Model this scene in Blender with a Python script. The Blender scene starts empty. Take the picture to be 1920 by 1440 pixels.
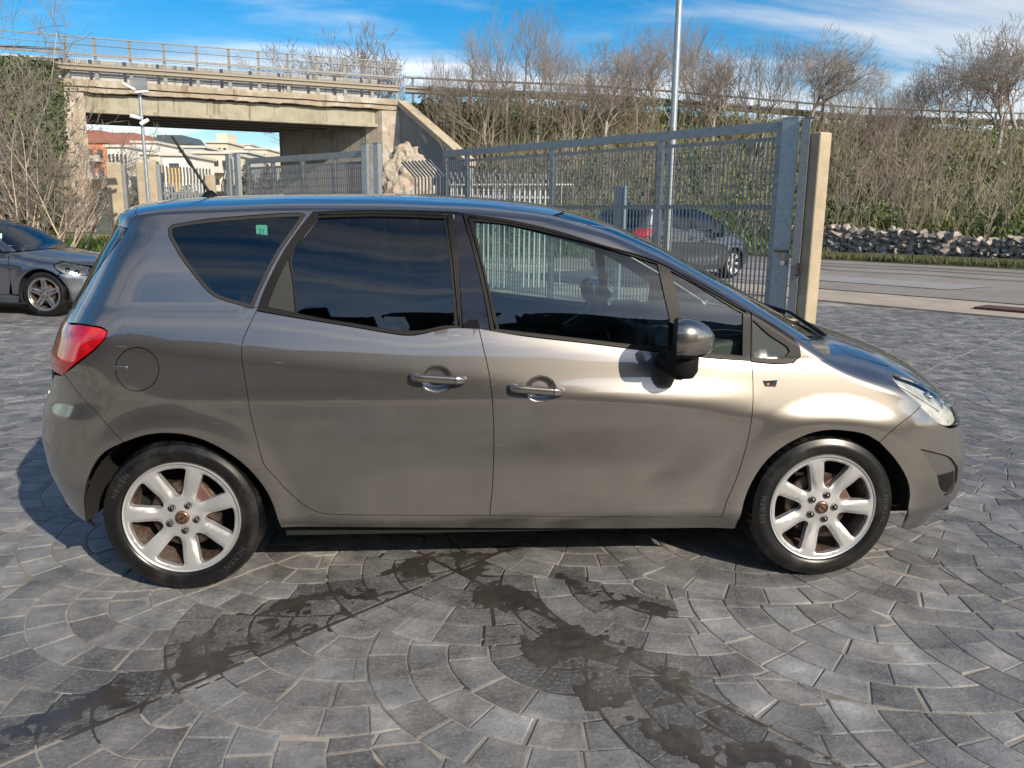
import bpy, bmesh, math, random
import numpy as np
from mathutils import Vector, Matrix, noise
from mathutils.geometry import delaunay_2d_cdt
random.seed(7); np.random.seed(7)
R_ = math.radians
scene = bpy.context.scene
COL = scene.collection

# ------------------------------------------------------------------ camera
F_PX, CX, CY, CZ = 1512.996, 1.0917, -3.1038, 1.5108
YAW, PIT, ROLL = 0.0726, 0.204864, 0.010169
cam_d = bpy.data.cameras.new('camera'); cam = bpy.data.objects.new('camera', cam_d); COL.objects.link(cam)
fwv = Vector((math.sin(YAW)*math.cos(PIT), math.cos(YAW)*math.cos(PIT), -math.sin(PIT)))
rv = Vector((math.cos(YAW), -math.sin(YAW), 0)); uv = rv.cross(fwv)
RV = rv*math.cos(ROLL)+uv*math.sin(ROLL); UV = -rv*math.sin(ROLL)+uv*math.cos(ROLL)
m = Matrix((RV, UV, -fwv)).transposed().to_4x4(); m.translation = (CX, CY, CZ)
cam.matrix_world = m
cam_d.sensor_fit = 'HORIZONTAL'; cam_d.sensor_width = 36; cam_d.lens = 36*F_PX/1920
cam_d.clip_start = .05; cam_d.clip_end = 6000
scene.camera = cam
# ------------------------------------------------------------------ light
SUN_EL, SUN_AZ = R_(29), R_(146)      # azimuth clockwise from +Y: the sun stands behind the camera, to its right
wd = bpy.data.worlds.new('World'); scene.world = wd; wd.use_nodes = True
def sky_nodes():
    nt = wd.node_tree; N = nt.nodes; L = nt.links; N.clear()
    out = N.new('ShaderNodeOutputWorld'); bg = N.new('ShaderNodeBackground'); L.new(bg.outputs[0], out.inputs[0])
    sk = N.new('ShaderNodeTexSky'); sk.sky_type = 'NISHITA'; sk.sun_disc = False
    sk.sun_elevation = SUN_EL; sk.sun_rotation = SUN_AZ; sk.altitude = 50; sk.air_density = 1.0; sk.dust_density = .8; sk.ozone_density = 2.2
    hs = N.new('ShaderNodeHueSaturation'); hs.inputs['Saturation'].default_value = 1.62; hs.inputs['Value'].default_value = 1.15
    L.new(sk.outputs[0], hs.inputs['Color'])
    tc = N.new('ShaderNodeTexCoord')
    sep = N.new('ShaderNodeSeparateXYZ'); L.new(tc.outputs['Generated'], sep.inputs[0])
    def math_(op, a, b=None, clamp=False):
        q = N.new('ShaderNodeMath'); q.operation = op; q.use_clamp = clamp
        for i, v in enumerate((a, b)):
            if v is None: continue
            if isinstance(v, (int, float)): q.inputs[i].default_value = v
            else: L.new(v, q.inputs[i])
        return q.outputs[0]
    # cloud layer at altitude: direction divided by its height
    zz = math_('ADD', math_('MAXIMUM', sep.outputs[2], 0.0), .19)
    cx = math_('DIVIDE', sep.outputs[0], zz); cy = math_('DIVIDE', sep.outputs[1], zz)
    cmb = N.new('ShaderNodeCombineXYZ'); L.new(cx, cmb.inputs[0]); L.new(cy, cmb.inputs[1])
    mp = N.new('ShaderNodeMapping'); mp.inputs['Rotation'].default_value = (0, 0, R_(-24)); mp.inputs['Scale'].default_value = (.85, 2.3, 1); mp.inputs['Location'].default_value = (2.2, .35, 0)
    L.new(cmb.outputs[0], mp.inputs[0])
    n1 = N.new('ShaderNodeTexNoise'); n1.inputs['Scale'].default_value = .9; n1.inputs['Detail'].default_value = 9; n1.inputs['Roughness'].default_value = .56; n1.inputs['Distortion'].default_value = .35
    L.new(mp.outputs[0], n1.inputs['Vector'])
    n2 = N.new('ShaderNodeTexNoise'); n2.inputs['Scale'].default_value = .33; n2.inputs['Detail'].default_value = 2
    L.new(mp.outputs[0], n2.inputs['Vector'])
    s = math_('ADD', math_('MULTIPLY', n1.outputs[0], .62), math_('MULTIPLY', n2.outputs[0], .55))
    mr = N.new('ShaderNodeMapRange'); mr.interpolation_type = 'SMOOTHSTEP'
    mr.inputs['From Min'].default_value = .53; mr.inputs['From Max'].default_value = .72; mr.inputs['To Max'].default_value = .85
    L.new(s, mr.inputs['Value'])
    # haze of cloud towards the horizon
    mix = N.new('ShaderNodeMix'); mix.data_type = 'RGBA'
    L.new(mr.outputs[0], mix.inputs[0]); L.new(hs.outputs[0], mix.inputs[6])
    bw = N.new('ShaderNodeRGBToBW'); L.new(sk.outputs[0], bw.inputs[0])
    cc = N.new('ShaderNodeMix'); cc.data_type = 'RGBA'; cc.blend_type = 'MULTIPLY'; cc.inputs[0].default_value = 1
    k = math_('ADD', math_('MULTIPLY', bw.outputs[0], 1.8), 1.6)
    L.new(k, cc.inputs[6]); cc.inputs[7].default_value = (1.0, 1.02, 1.06, 1)
    L.new(cc.outputs[2], mix.inputs[7])
    L.new(mix.outputs[2], bg.inputs[0]); bg.inputs[1].default_value = .10
sky_nodes()
sun_d = bpy.data.lights.new('sun', 'SUN'); sun_d.energy = 5.0; sun_d.angle = R_(.53); sun_d.color = (1, .88, .71)
sun = bpy.data.objects.new('sun', sun_d); COL.objects.link(sun)
sv = Vector((math.sin(SUN_AZ)*math.cos(SUN_EL), math.cos(SUN_AZ)*math.cos(SUN_EL), math.sin(SUN_EL)))
sun.rotation_euler = sv.to_track_quat('Z', 'Y').to_euler()
vs = scene.view_settings; vs.view_transform = 'Standard'; vs.look = 'None'; vs.gamma = 1; vs.use_curve_mapping = False; vs.exposure = 0.28

# ------------------------------------------------------------------ helpers
def ray(px, py):
    return fwv*F_PX + RV*(px-960) - UV*(py-720)
def atY(px, py, Y):
    d = ray(px, py); t = (Y-CY)/d.y; return Vector((CX, CY, CZ))+d*t
def atZ(px, py, Z=0.0):
    d = ray(px, py); t = (Z-CZ)/d.z; return Vector((CX, CY, CZ))+d*t
FH = Vector((math.sin(YAW), math.cos(YAW), 0))
def atD(px, py, D):                      # D: horizontal depth from the camera
    d = ray(px, py); t = D/d.dot(FH); return Vector((CX, CY, CZ))+d*t

def tag(o, label=None, cat=None, group=None, kind=None):
    if label: o['label'] = label
    if cat: o['category'] = cat
    if group: o['group'] = group
    if kind: o['kind'] = kind
    return o
def empty(name, loc=(0, 0, 0), rz=0.0, parent=None):
    o = bpy.data.objects.new(name, None); COL.objects.link(o); o.location = loc; o.rotation_euler = (0, 0, rz)
    o.empty_display_size = .1
    if parent: o.parent = parent
    return o
def mesh_obj(name, V, Fc, mat, parent=None, smooth=False, normals=None, mats=None):
    me = bpy.data.meshes.new(name)
    me.from_pydata([tuple(v) for v in V], [], [tuple(int(i) for i in f) for f in Fc])
    for mm in (mats if mats else [mat]): me.materials.append(mm)
    if smooth: me.polygons.foreach_set('use_smooth', [True]*len(me.polygons))
    me.update()
    if normals is not None: me.normals_split_custom_set_from_vertices([tuple(n) for n in normals])
    o = bpy.data.objects.new(name, me); COL.objects.link(o)
    if parent: o.parent = parent
    return o
class MB:
    """collects simple shapes for one mesh object"""
    def __init__(s): s.V = []; s.F = []; s.M = []
    def add(s, V, Fc, mi=0):
        b = len(s.V); s.V += [tuple(v) for v in V]; s.F += [tuple(i+b for i in f) for f in Fc]; s.M += [mi]*len(Fc)
    def box(s, c, d, rot=None, mi=0, taper=1.0):
        x, y, z = d[0]/2, d[1]/2, d[2]/2
        P = [Vector((sx*x*(taper if sz > 0 else 1), sy*y*(taper if sz > 0 else 1), sz*z)) for sz in (-1, 1) for sy in (-1, 1) for sx in (-1, 1)]
        if rot is not None: P = [rot @ p for p in P]
        c = Vector(c); s.add([p+c for p in P], [(0, 2, 3, 1), (4, 5, 7, 6), (0, 1, 5, 4), (2, 6, 7, 3), (0, 4, 6, 2), (1, 3, 7, 5)], mi)
    def beam(s, a, b, w, h, mi=0, up=(0, 0, 1)):
        a, b = Vector(a), Vector(b); d = b-a; L = d.length; d.normalize(); upv = Vector(up)
        if abs(d.dot(upv)) > .99: upv = Vector((0, 1, 0))
        x = d.cross(upv).normalized(); z = x.cross(d)
        P = [a+x*sx*w/2+z*sz*h/2 for sx, sz in ((-1, -1), (1, -1), (1, 1), (-1, 1))]+[b+x*sx*w/2+z*sz*h/2 for sx, sz in ((-1, -1), (1, -1), (1, 1), (-1, 1))]
        s.add(P, [(0, 1, 2, 3), (7, 6, 5, 4), (0, 4, 5, 1), (1, 5, 6, 2), (2, 6, 7, 3), (3, 7, 4, 0)], mi)
    def tube(s, pts, rad, n=8, mi=0, cap=True):
        pts = [Vector(p) for p in pts]; rads = rad if isinstance(rad, (list, tuple)) else [rad]*len(pts)
        V = []; Fc = []; prev = None
        for i, p in enumerate(pts):
            d = (pts[min(i+1, len(pts)-1)]-pts[max(i-1, 0)]).normalized()
            if prev is None:
                prev = d.orthogonal().normalized()
            prev = (prev-d*prev.dot(d)).normalized(); q = d.cross(prev)
            for k in range(n):
                a = 2*math.pi*k/n; V.append(p+(prev*math.cos(a)+q*math.sin(a))*rads[i])
        for i in range(len(pts)-1):
            for k in range(n):
                Fc.append((i*n+k, i*n+(k+1) % n, (i+1)*n+(k+1) % n, (i+1)*n+k))
        if cap: Fc += [tuple(range(n))[::-1], tuple((len(pts)-1)*n+k for k in range(n))]
        s.add(V, Fc, mi)
    def prism(s, poly, a, b, mi=0):
        """poly: list of 3D pts (planar), extruded from a to b offsets"""
        a, b = Vector(a), Vector(b); n = len(poly)
        V = [Vector(p)+a for p in poly]+[Vector(p)+b for p in poly]
        s.add(V, [tuple(range(n))[::-1], tuple(range(n, 2*n))]+[(i, (i+1) % n, n+(i+1) % n, n+i) for i in range(n)], mi)
    def lathe(s, prof, n=32, axis='Y', c=(0, 0, 0), mi=0, closed=False):
        """prof: (radius, along)"""
        V = []; Fc = []; m_ = len(prof); c = Vector(c)
        for k in range(n):
            a = 2*math.pi*k/n
            for r, h in prof:
                if axis == 'Y': V.append(c+Vector((r*math.cos(a), h, r*math.sin(a))))
                else: V.append(c+Vector((r*math.cos(a), r*math.sin(a), h)))
        for k in range(n):
            k2 = (k+1) % n
            for i in range(m_-1 if not closed else m_):
                j = (i+1) % m_
                Fc.append((k*m_+i, k*m_+j, k2*m_+j, k2*m_+i))
        s.add(V, Fc, mi)
    def build(s, name, mat, parent=None, smooth=False, mats=None, sharp=None):
        me = bpy.data.meshes.new(name); me.from_pydata(s.V, [], s.F)
        for mm in (mats if mats else [mat]): me.materials.append(mm)
        if mats: me.polygons.foreach_set('material_index', s.M)
        if smooth:
            me.polygons.foreach_set('use_smooth', [True]*len(me.polygons))
            if sharp is not None: me.set_sharp_from_angle(angle=R_(sharp))
        me.update(); o = bpy.data.objects.new(name, me); COL.objects.link(o)
        if parent: o.parent = parent
        return o
def instance(src, name, loc, rot=(0, 0, 0), scale=(1, 1, 1), parent=None):
    o = src.copy(); o.name = name; COL.objects.link(o); o.location = loc; o.rotation_euler = rot; o.scale = scale
    o.parent = parent
    return o
def kids(o): return list(o.children)
def copy_tree(o, parent=None):
    c = o.copy(); COL.objects.link(c); c.parent = parent
    for ch in kids(o): copy_tree(ch, c)
    return c
def bevel(o, w, seg=2):
    md = o.modifiers.new('bevel', 'BEVEL'); md.width = w; md.segments = seg; md.limit_method = 'ANGLE'; md.angle_limit = R_(40)
    return o

# ------------------------------------------------------------------ materials
def mat(name, col, rough=.6, metal=0.0, spec=.5, coat=0.0, coat_rough=.03, var=None, bump=None, nodes=None, emit=None):
    """var=(scale, other colour, amount)   bump=(scale, strength, distance)"""
    M = bpy.data.materials.new(name); M.use_nodes = True; nt = M.node_tree; b = nt.nodes['Principled BSDF']
    c4 = tuple(col)+(1,) if len(col) == 3 else col
    b.inputs['Base Color'].default_value = c4; b.inputs['Roughness'].default_value = rough; b.inputs['Metallic'].default_value = metal
    b.inputs['Specular IOR Level'].default_value = spec; b.inputs['Coat Weight'].default_value = coat; b.inputs['Coat Roughness'].default_value = coat_rough
    N, L = nt.nodes, nt.links
    if var or bump:
        tc = N.new('ShaderNodeTexCoord')
    if var:
        n = N.new('ShaderNodeTexNoise'); n.inputs['Scale'].default_value = var[0]; n.inputs['Detail'].default_value = 6; n.inputs['Roughness'].default_value = .65
        L.new(tc.outputs['Object'], n.inputs['Vector'])
        r = N.new('ShaderNodeMapRange'); r.inputs['From Min'].default_value = .35; r.inputs['From Max'].default_value = .68; r.inputs['To Max'].default_value = var[2]
        L.new(n.outputs[0], r.inputs['Value'])
        mx = N.new('ShaderNodeMix'); mx.data_type = 'RGBA'; mx.inputs[6].default_value = c4; mx.inputs[7].default_value = tuple(var[1])+(1,)
        L.new(r.outputs[0], mx.inputs[0]); L.new(mx.outputs[2], b.inputs['Base Color'])
    if bump:
        n = N.new('ShaderNodeTexNoise'); n.inputs['Scale'].default_value = bump[0]; n.inputs['Detail'].default_value = 5
        L.new(tc.outputs['Object'], n.inputs['Vector'])
        bp = N.new('ShaderNodeBump'); bp.inputs['Strength'].default_value = bump[1]; bp.inputs['Distance'].default_value = bump[2]
        L.new(n.outputs[0], bp.inputs['Height']); L.new(bp.outputs[0], b.inputs['Normal'])
    if emit:
        b.inputs['Emission Color'].default_value = tuple(emit[0])+(1,); b.inputs['Emission Strength'].default_value = emit[1]
    return M
def glass_mat(name, tint, f0=.045):
    M = bpy.data.materials.new(name); M.use_nodes = True; nt = M.node_tree; N, L = nt.nodes, nt.links; N.clear()
    out = N.new('ShaderNodeOutputMaterial'); mx = N.new('ShaderNodeMixShader'); tr = N.new('ShaderNodeBsdfTransparent'); gl = N.new('ShaderNodeBsdfGlossy')
    fr = N.new('ShaderNodeFresnel'); fr.inputs['IOR'].default_value = 1.75
    tr.inputs[0].default_value = tuple(tint)+(1,); gl.inputs['Roughness'].default_value = 0.0; gl.inputs['Color'].default_value = (.97, 1, 1, 1)
    L.new(fr.outputs[0], mx.inputs[0]); L.new(tr.outputs[0], mx.inputs[1]); L.new(gl.outputs[0], mx.inputs[2]); L.new(mx.outputs[0], out.inputs[0])
    return M
def noise_mix(nt, b, cols, scale, detail=6, rough=.6, stretch=(1, 1, 1), coord='Object', socket='Base Color', lo=.3, hi=.7):
    """colour ramp over noise"""
    N, L = nt.nodes, nt.links
    tc = N.new('ShaderNodeTexCoord'); mp = N.new('ShaderNodeMapping'); mp.inputs['Scale'].default_value = stretch
    L.new(tc.outputs[coord], mp.inputs[0]); n = N.new('ShaderNodeTexNoise'); n.inputs['Scale'].default_value = scale; n.inputs['Detail'].default_value = detail; n.inputs['Roughness'].default_value = rough
    L.new(mp.outputs[0], n.inputs['Vector']); cr = N.new('ShaderNodeValToRGB'); L.new(n.outputs[0], cr.inputs[0])
    els = cr.color_ramp.elements
    for i, c in enumerate(cols):
        p = lo+(hi-lo)*i/(len(cols)-1)
        e = els[i] if i < 2 else els.new(p)
        e.position = p; e.color = tuple(c)+(1,)
    if socket: L.new(cr.outputs[0], b.inputs[socket])
    return cr, n
# ------------------------------------------------------------------ car body surface: half width S(x, z) of a smooth closed shell
def table(pts, sig, lo=-3, hi=6, n=3600):
    xs = np.linspace(lo, hi, n); p = np.array(sorted(pts)); y = np.interp(xs, p[:, 0], p[:, 1])
    s = max(1e-6, sig/(xs[1]-xs[0])); k = np.arange(-int(3*s)-1, int(3*s)+2); w = np.exp(-.5*(k/s)**2); w /= w.sum()
    yp = np.concatenate([np.full(len(k)//2, y[0]), y, np.full(len(k)//2, y[-1])])
    ys = np.convolve(yp, w, mode='valid')
    return lambda q: np.interp(q, xs, ys)
def sup(t, n):
    t = np.clip(t, 0, 1); return (1-(1-t)**n)**(1/n)
def sstep(a, b, x):
    t = np.clip((x-a)/(b-a), 0, 1); return t*t*(3-2*t)
class Shell:
    def __init__(s, half, top, front, rear, low, green, belt, rT, rF, rR, arches, cups=(), flare=.012, extra=None, nT=2.0, nF=2.3):
        s.half = half; s.top = top; s.front = front; s.rear = rear; s.low = low; s.green = green; s.belt = belt
        s.rT, s.rF, s.rR = rT, rF, rR; s.arches = arches; s.cups = list(cups); s.flare = flare; s.extra = extra; s.nT = nT; s.nF = nF
    def S(s, x, z):
        x = np.asarray(x, float); z = np.asarray(z, float)
        w = s.low(z)+s.green(z-s.belt(x))
        for ax, az, ar in s.arches:
            d = np.hypot(x-ax, z-az); w = w+s.flare*(1-sstep(ar+.01, ar+.13, d))
        if s.extra is not None: w = w+s.extra(x, z)
        for cx_, cz_, rx, rz, dep in s.cups:
            q = np.hypot((x-cx_)/rx, (z-cz_)/rz); w = w-dep*(1-sstep(.55, 1.0, q))
        f = sup((s.top(x)-z)/s.rT(x), s.nT)*sup((s.front(z)-x)/s.rF(z), s.nF)*sup((x-s.rear(z))/s.rR(z), s.nF)
        return w*f
    def Zof(s, x, y, lo=.7):
        x = np.asarray(x, float); y = np.broadcast_to(np.asarray(y, float), x.shape)
        a = np.full(x.shape, float(lo)); b = s.top(x)
        for _ in range(42):
            m_ = (a+b)/2; g = s.S(x, m_) > y; a = np.where(g, m_, a); b = np.where(g, b, m_)
        return (a+b)/2
    def Xof(s, y, z, front=True):
        y = np.asarray(y, float); z = np.broadcast_to(np.asarray(z, float), y.shape)
        a = np.full(y.shape, s.xin_f if front else s.xin_r); b = s.front(z)+.02 if front else s.rear(z)-.02
        for _ in range(42):
            m_ = (a+b)/2; g = s.S(m_, z) > y; a = np.where(g, m_, a); b = np.where(g, b, m_)
        return (a+b)/2
    # charts: 2D -> (P, N) in shell coordinates (x, yc, z), yc = half-width coordinate (positive = near side)
    def lift(s, chart, uv_):
        uv_ = np.asarray(uv_, float); a, b = uv_[:, 0], uv_[:, 1]; e = .0015
        if chart == 'side':
            y = s.S(a, b); gx = (s.S(a+e, b)-s.S(a-e, b))/(2*e); gz = (s.S(a, b+e)-s.S(a, b-e))/(2*e)
            P_ = np.stack([a, y, b], 1); N_ = np.stack([-gx, np.ones_like(y), -gz], 1)
        elif chart == 'top':
            sg = np.abs(b); z = s.Zof(a, sg); gx = (s.Zof(a+e, sg)-s.Zof(a-e, sg))/(2*e); gy = (s.Zof(a, np.abs(b+e))-s.Zof(a, np.abs(b-e)))/(2*e)
            P_ = np.stack([a, b, z], 1); N_ = np.stack([-gx, -gy, np.ones_like(z)], 1)
        else:
            fr = chart == 'front'; sg = np.abs(a)
            x = s.Xof(sg, b, fr); gy = (s.Xof(np.abs(a+e), b, fr)-s.Xof(np.abs(a-e), b, fr))/(2*e); gz = (s.Xof(sg, b+e, fr)-s.Xof(sg, b-e, fr))/(2*e)
            P_ = np.stack([x, a, b], 1); N_ = np.stack([np.ones_like(x), -gy, -gz], 1)
            if not fr: N_ = -N_
        N_ /= np.linalg.norm(N_, axis=1)[:, None]
        return P_, N_
def catmull(pts, step, closed=True, corner=38):
    """smooth curve through pts, keeping corners sharper than `corner` degrees"""
    p = [np.array(q, float) for q in pts]; n = len(p); out = []
    def turn(i):
        if not closed and i in (0, n-1): return 180
        a = p[i]-p[i-1]; b = p[(i+1) % n]-p[i]; la, lb = np.linalg.norm(a), np.linalg.norm(b)
        return math.degrees(math.acos(max(-1, min(1, float(a@b)/(la*lb+1e-12)))))
    cor = [turn(i) > corner for i in range(n)]
    for i in range(n if closed else n-1):
        a, b = p[i], p[(i+1) % n]; L = np.linalg.norm(b-a)
        ma = (b-a) if cor[i] else (b-p[i-1])/2*min(1.6, 2*L/(np.linalg.norm(b-p[i-1])+1e-9))
        q = p[(i+2) % n] if (closed or i+2 < n) else b
        mb = (b-a) if cor[(i+1) % n] else (q-a)/2*min(1.6, 2*L/(np.linalg.norm(q-a)+1e-9))
        k = max(1, int(math.ceil(L/step)))
        for j in range(k):
            t = j/k; t2, t3 = t*t, t*t*t
            out.append((2*t3-3*t2+1)*a+(t3-2*t2+t)*ma+(-2*t3+3*t2)*b+(t3-t2)*mb)
    if not closed: out.append(p[-1])
    return np.array(out)
def inset_loop(P, d):
    """move a closed loop (n,2) inwards by d"""
    n = len(P); area = .5*np.sum(P[:, 0]*np.roll(P[:, 1], -1)-np.roll(P[:, 0], -1)*P[:, 1]); sg = 1 if area > 0 else -1
    a = P-np.roll(P, 1, 0); b = np.roll(P, -1, 0)-P
    na = np.stack([-a[:, 1], a[:, 0]], 1); nb = np.stack([-b[:, 1], b[:, 0]], 1)
    na /= np.linalg.norm(na, axis=1)[:, None]+1e-12; nb /= np.linalg.norm(nb, axis=1)[:, None]+1e-12
    nn = na+nb; nn /= np.linalg.norm(nn, axis=1)[:, None]+1e-12
    return P+sg*nn*d
def pip(x, y, loop):
    ins = np.zeros(x.shape, bool); n = len(loop); j = n-1
    for i in range(n):
        xi, yi = loop[i]; xj, yj = loop[j]
        c = ((yi > y) != (yj > y)) & (x < (xj-xi)*(y-yi)/(yj-yi+1e-15)+xi); ins ^= c; j = i
    return ins
def tri2d(outer, holes, h, fine=(), extra=None):
    """constrained triangulation with inner lattice; fine = [(x0,x1,y0,y1,step)]"""
    loops = [outer]+list(holes); V = []; E = []
    for lp in loops:
        b = len(V); V += [Vector((float(q[0]), float(q[1]))) for q in lp]; E += [(b+i, b+(i+1) % len(lp)) for i in range(len(lp))]
    lo = outer.min(0); hi = outer.max(0)
    def lattice(x0, x1, y0, y1, st):
        nx = int((x1-x0)/st)+1; ny = int((y1-y0)/st)+1
        if nx < 1 or ny < 1: return np.zeros((0, 2))
        X, Y = np.meshgrid(x0+st*(np.arange(nx)+.5), y0+st*(np.arange(ny)+.5)); X = X+(np.arange(ny) % 2)[:, None]*st*.5
        return np.stack([X.ravel(), Y.ravel()], 1)
    L = lattice(lo[0], hi[0], lo[1], hi[1], h); st = np.full(len(L), h)
    for x0, x1, y0, y1, s_ in fine:
        k = ~((L[:, 0] > x0) & (L[:, 0] < x1) & (L[:, 1] > y0) & (L[:, 1] < y1)); L = L[k]; st = st[k]
        q = lattice(x0, x1, y0, y1, s_); L = np.concatenate([L, q]); st = np.concatenate([st, np.full(len(q), s_)])
    if extra is not None: L = np.concatenate([L, extra]); st = np.concatenate([st, np.full(len(extra), .004)])
    if len(L):
        ok = pip(L[:, 0], L[:, 1], outer)
        for hl in holes: ok &= ~pip(L[:, 0], L[:, 1], hl)
        L = L[ok]; st = st[ok]
        B = np.concatenate(loops)
        if len(L):
            d = np.min(((L[:, None, :]-B[None, :, :])**2).sum(2), axis=1)**.5 if len(L)*len(B) < 4e7 else np.ones(len(L))
            L = L[d > st*.45]
    V += [Vector((float(a), float(b))) for a, b in L]
    vo, eo, fo, *_ = delaunay_2d_cdt(V, E, [], 0, 1e-6)
    vo = np.array([(v.x, v.y) for v in vo]); fo = np.array([f for f in fo if len(f) == 3])
    c = vo[fo].mean(1); ok = pip(c[:, 0], c[:, 1], outer)
    for hl in holes: ok &= ~pip(c[:, 0], c[:, 1], hl)
    fo = fo[ok]
    a = vo[fo[:, 1]]-vo[fo[:, 0]]; b = vo[fo[:, 2]]-vo[fo[:, 0]]; cr = a[:, 0]*b[:, 1]-a[:, 1]*b[:, 0]
    fo[cr < 0] = fo[cr < 0][:, ::-1]
    return vo, fo
def boundary_edges(F):
    cnt = {}
    for f in F:
        for i in range(3):
            a, b = int(f[i]), int(f[(i+1) % 3]); cnt[(a, b)] = 1
    return [(a, b) for (a, b) in cnt if (b, a) not in cnt]
class Body:
    """a shell placed in the world; makes panels as mesh objects under a root"""
    def __init__(s, shell, half, root, inv=None): s.sh = shell; s.half = half; s.root = root
    def world(s, P_):      # shell (x, yc, z) -> root-local: near side is at -Y
        return np.stack([P_[:, 0], s.half-P_[:, 1], P_[:, 2]], 1)
    def px(s, px, py, off=0.0):
        """photo point on the near side of the shell -> (x, z); the root stands unrotated at the origin"""
        Y = .06
        for _ in range(30):
            q = atY(px, py, Y); y2 = s.half-float(s.sh.S(q.x, q.z)); Y = Y+(min(y2, s.half)-Y)*.6
        return (q.x, q.z)
    def panel(s, name, chart, loop, holes=(), mat=None, h=.04, step=.02, gap=.0016, off=0.0, skirt=.012, fine=(), sides=(1,), smooth_loop=True, parent=None, corner=38, label=None, raw=False, extra=None):
        out = catmull(loop, step, True, corner) if smooth_loop else np.array(loop, float)
        hs = [catmull(q, step, True, corner) if smooth_loop else np.array(q, float) for q in holes]
        if gap: out = inset_loop(out, gap); hs = [inset_loop(q, -gap) for q in hs]
        v2, F_ = tri2d(out, hs, h, fine, extra)
        P_, N_ = s.sh.lift(chart, v2); Pn = P_+N_*off
        be = boundary_edges(F_); nb = len(v2)
        objs = []
        V = s.world(Pn); NN = N_.copy(); NN[:, 1] *= -1
        # orientation check: winding against the normals
        f0 = F_; g = np.cross(V[f0[:, 1]]-V[f0[:, 0]], V[f0[:, 2]]-V[f0[:, 0]]); dot = (g*NN[f0[:, 0]]).sum(1)
        flipw = (dot.sum() < 0)
        Fl = [tuple(f[::-1]) if flipw else tuple(f) for f in F_]
        VV = [tuple(v) for v in V]; NV = [tuple(n) for n in NN]
        if skirt:
            idx = {}
            ctr = {}
            for a, b in be:
                for q in (a, b):
                    if q not in idx:
                        idx[q] = len(VV); VV.append(tuple(V[q])); VV.append(tuple(V[q]-NN[q]*skirt)); NV.append(None); NV.append(None); ctr[q] = np.zeros(3)
                d = V[b]-V[a]; nn = np.cross(d, NN[a]); nn = nn if not flipw else nn
                nn = nn/(np.linalg.norm(nn)+1e-12)
                ctr[a] += nn; ctr[b] += nn
                i, j = idx[a], idx[b]
                Fl.append((j, i, i+1, j+1) if not flipw else (i, j, j+1, i+1))
            for q, i in idx.items():
                c = ctr[q]/(np.linalg.norm(ctr[q])+1e-12)
                c = c if not flipw else -c
                NV[i] = NV[i+1] = tuple(c)
        for sd in sides:
            if sd == 1: v_, n_, f_ = VV, NV, Fl
            else:
                v_ = [(a, 2*s.half-b, c) for a, b, c in VV]; n_ = [(a, -b, c) for a, b, c in NV]; f_ = [tuple(f[::-1]) for f in Fl]
            if raw: objs.append((v_, n_, f_)); continue
            o = mesh_obj(name, v_, f_, mat, parent or s.root, True, n_)
            if label: o['label'] = label
            objs.append(o)
        return objs if (raw or len(objs) > 1) else objs[0]
    def join(s, name, raws, mat, parent=None):
        V, N_, F_ = [], [], []
        for v, n, f in raws:
            b = len(V); V += v; N_ += n; F_ += [tuple(i+b for i in q) for q in f]
        return mesh_obj(name, V, F_, mat, parent or s.root, True, N_)
# ------------------------------------------------------------------ main car
HALF = .905
def T_(pts, sig, **k): return table(pts, sig, **k)
low = T_([(0, .80), (.20, .815), (.235, .838), (.268, .866), (.285, .884), (.30, .889), (.33, .884), (.40, .888), (.55, .896), (.72, .903), (.9, .905), (2, .905)], .022)
green = T_([(-1.5, 0), (-.03, 0), (0, -.004), (.03, -.012), (.15, -.040), (.22, -.060), (.30, -.090), (.36, -.122), (.42, -.160), (.50, -.222), (.6, -.30), (.7, -.38)], .016)
crease = T_([(-.8, 1.09), (-.217, 1.034), (.17, .982), (.675, .928), (1.19, .884), (1.725, .806), (2.23, .736), (2.6, .70), (3.5, .66)], .08)
belt = T_([(-1, 1.16), (-.2, 1.16), (.336, 1.152), (.609, 1.107), (.88, 1.064), (1.02, 1.062), (1.15, 1.078), (1.25, 1.072), (1.62, 1.021), (2.29, .955), (2.5, .95), (3.6, .90)], .06)
ztop = T_([(-1, 1.555), (-.3, 1.563), (0, 1.588), (.4, 1.607), (.8, 1.611), (1.2, 1.600), (1.5, 1.573), (1.75, 1.515), (2.0, 1.414), (2.3, 1.265), (2.55, 1.130), (2.68, 1.060), (2.8, 1.025), (3.0, .968), (3.2, .900), (3.35, .825), (3.44, .75), (3.50, .64), (3.54, .5), (3.56, .3)], .05)
xf = T_([(0, 3.32), (.12, 3.41), (.2, 3.50), (.3, 3.55), (.45, 3.56), (.6, 3.52), (.7, 3.49), (.8, 3.45), (.9, 3.46), (1.2, 3.8), (2, 4.4)], .03, lo=-1, hi=3)
xr = T_([(0, -.56), (.2, -.60), (.3, -.67), (.45, -.725), (.6, -.74), (.72, -.715), (.78, -.68), (.86, -.655), (.94, -.655), (1.07, -.59), (1.2, -.51), (1.35, -.425), (1.44, -.365), (1.465, -.365), (1.48, -.36), (1.53, -.345), (1.6, -.29), (2, -.25)], .012, lo=-1, hi=3)
rT = T_([(-1, .085), (1.4, .085), (2.0, .12), (2.5, .16), (2.75, .19), (3.5, .20)], .06)
rF = T_([(0, .60), (.5, .62), (.8, .66), (1.0, .60), (1.6, .5)], .05, lo=-1, hi=3)
rR = T_([(0, .50), (.6, .50), (.9, .46), (1.1, .42), (1.45, .35), (1.6, .30)], .05, lo=-1, hi=3)
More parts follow.
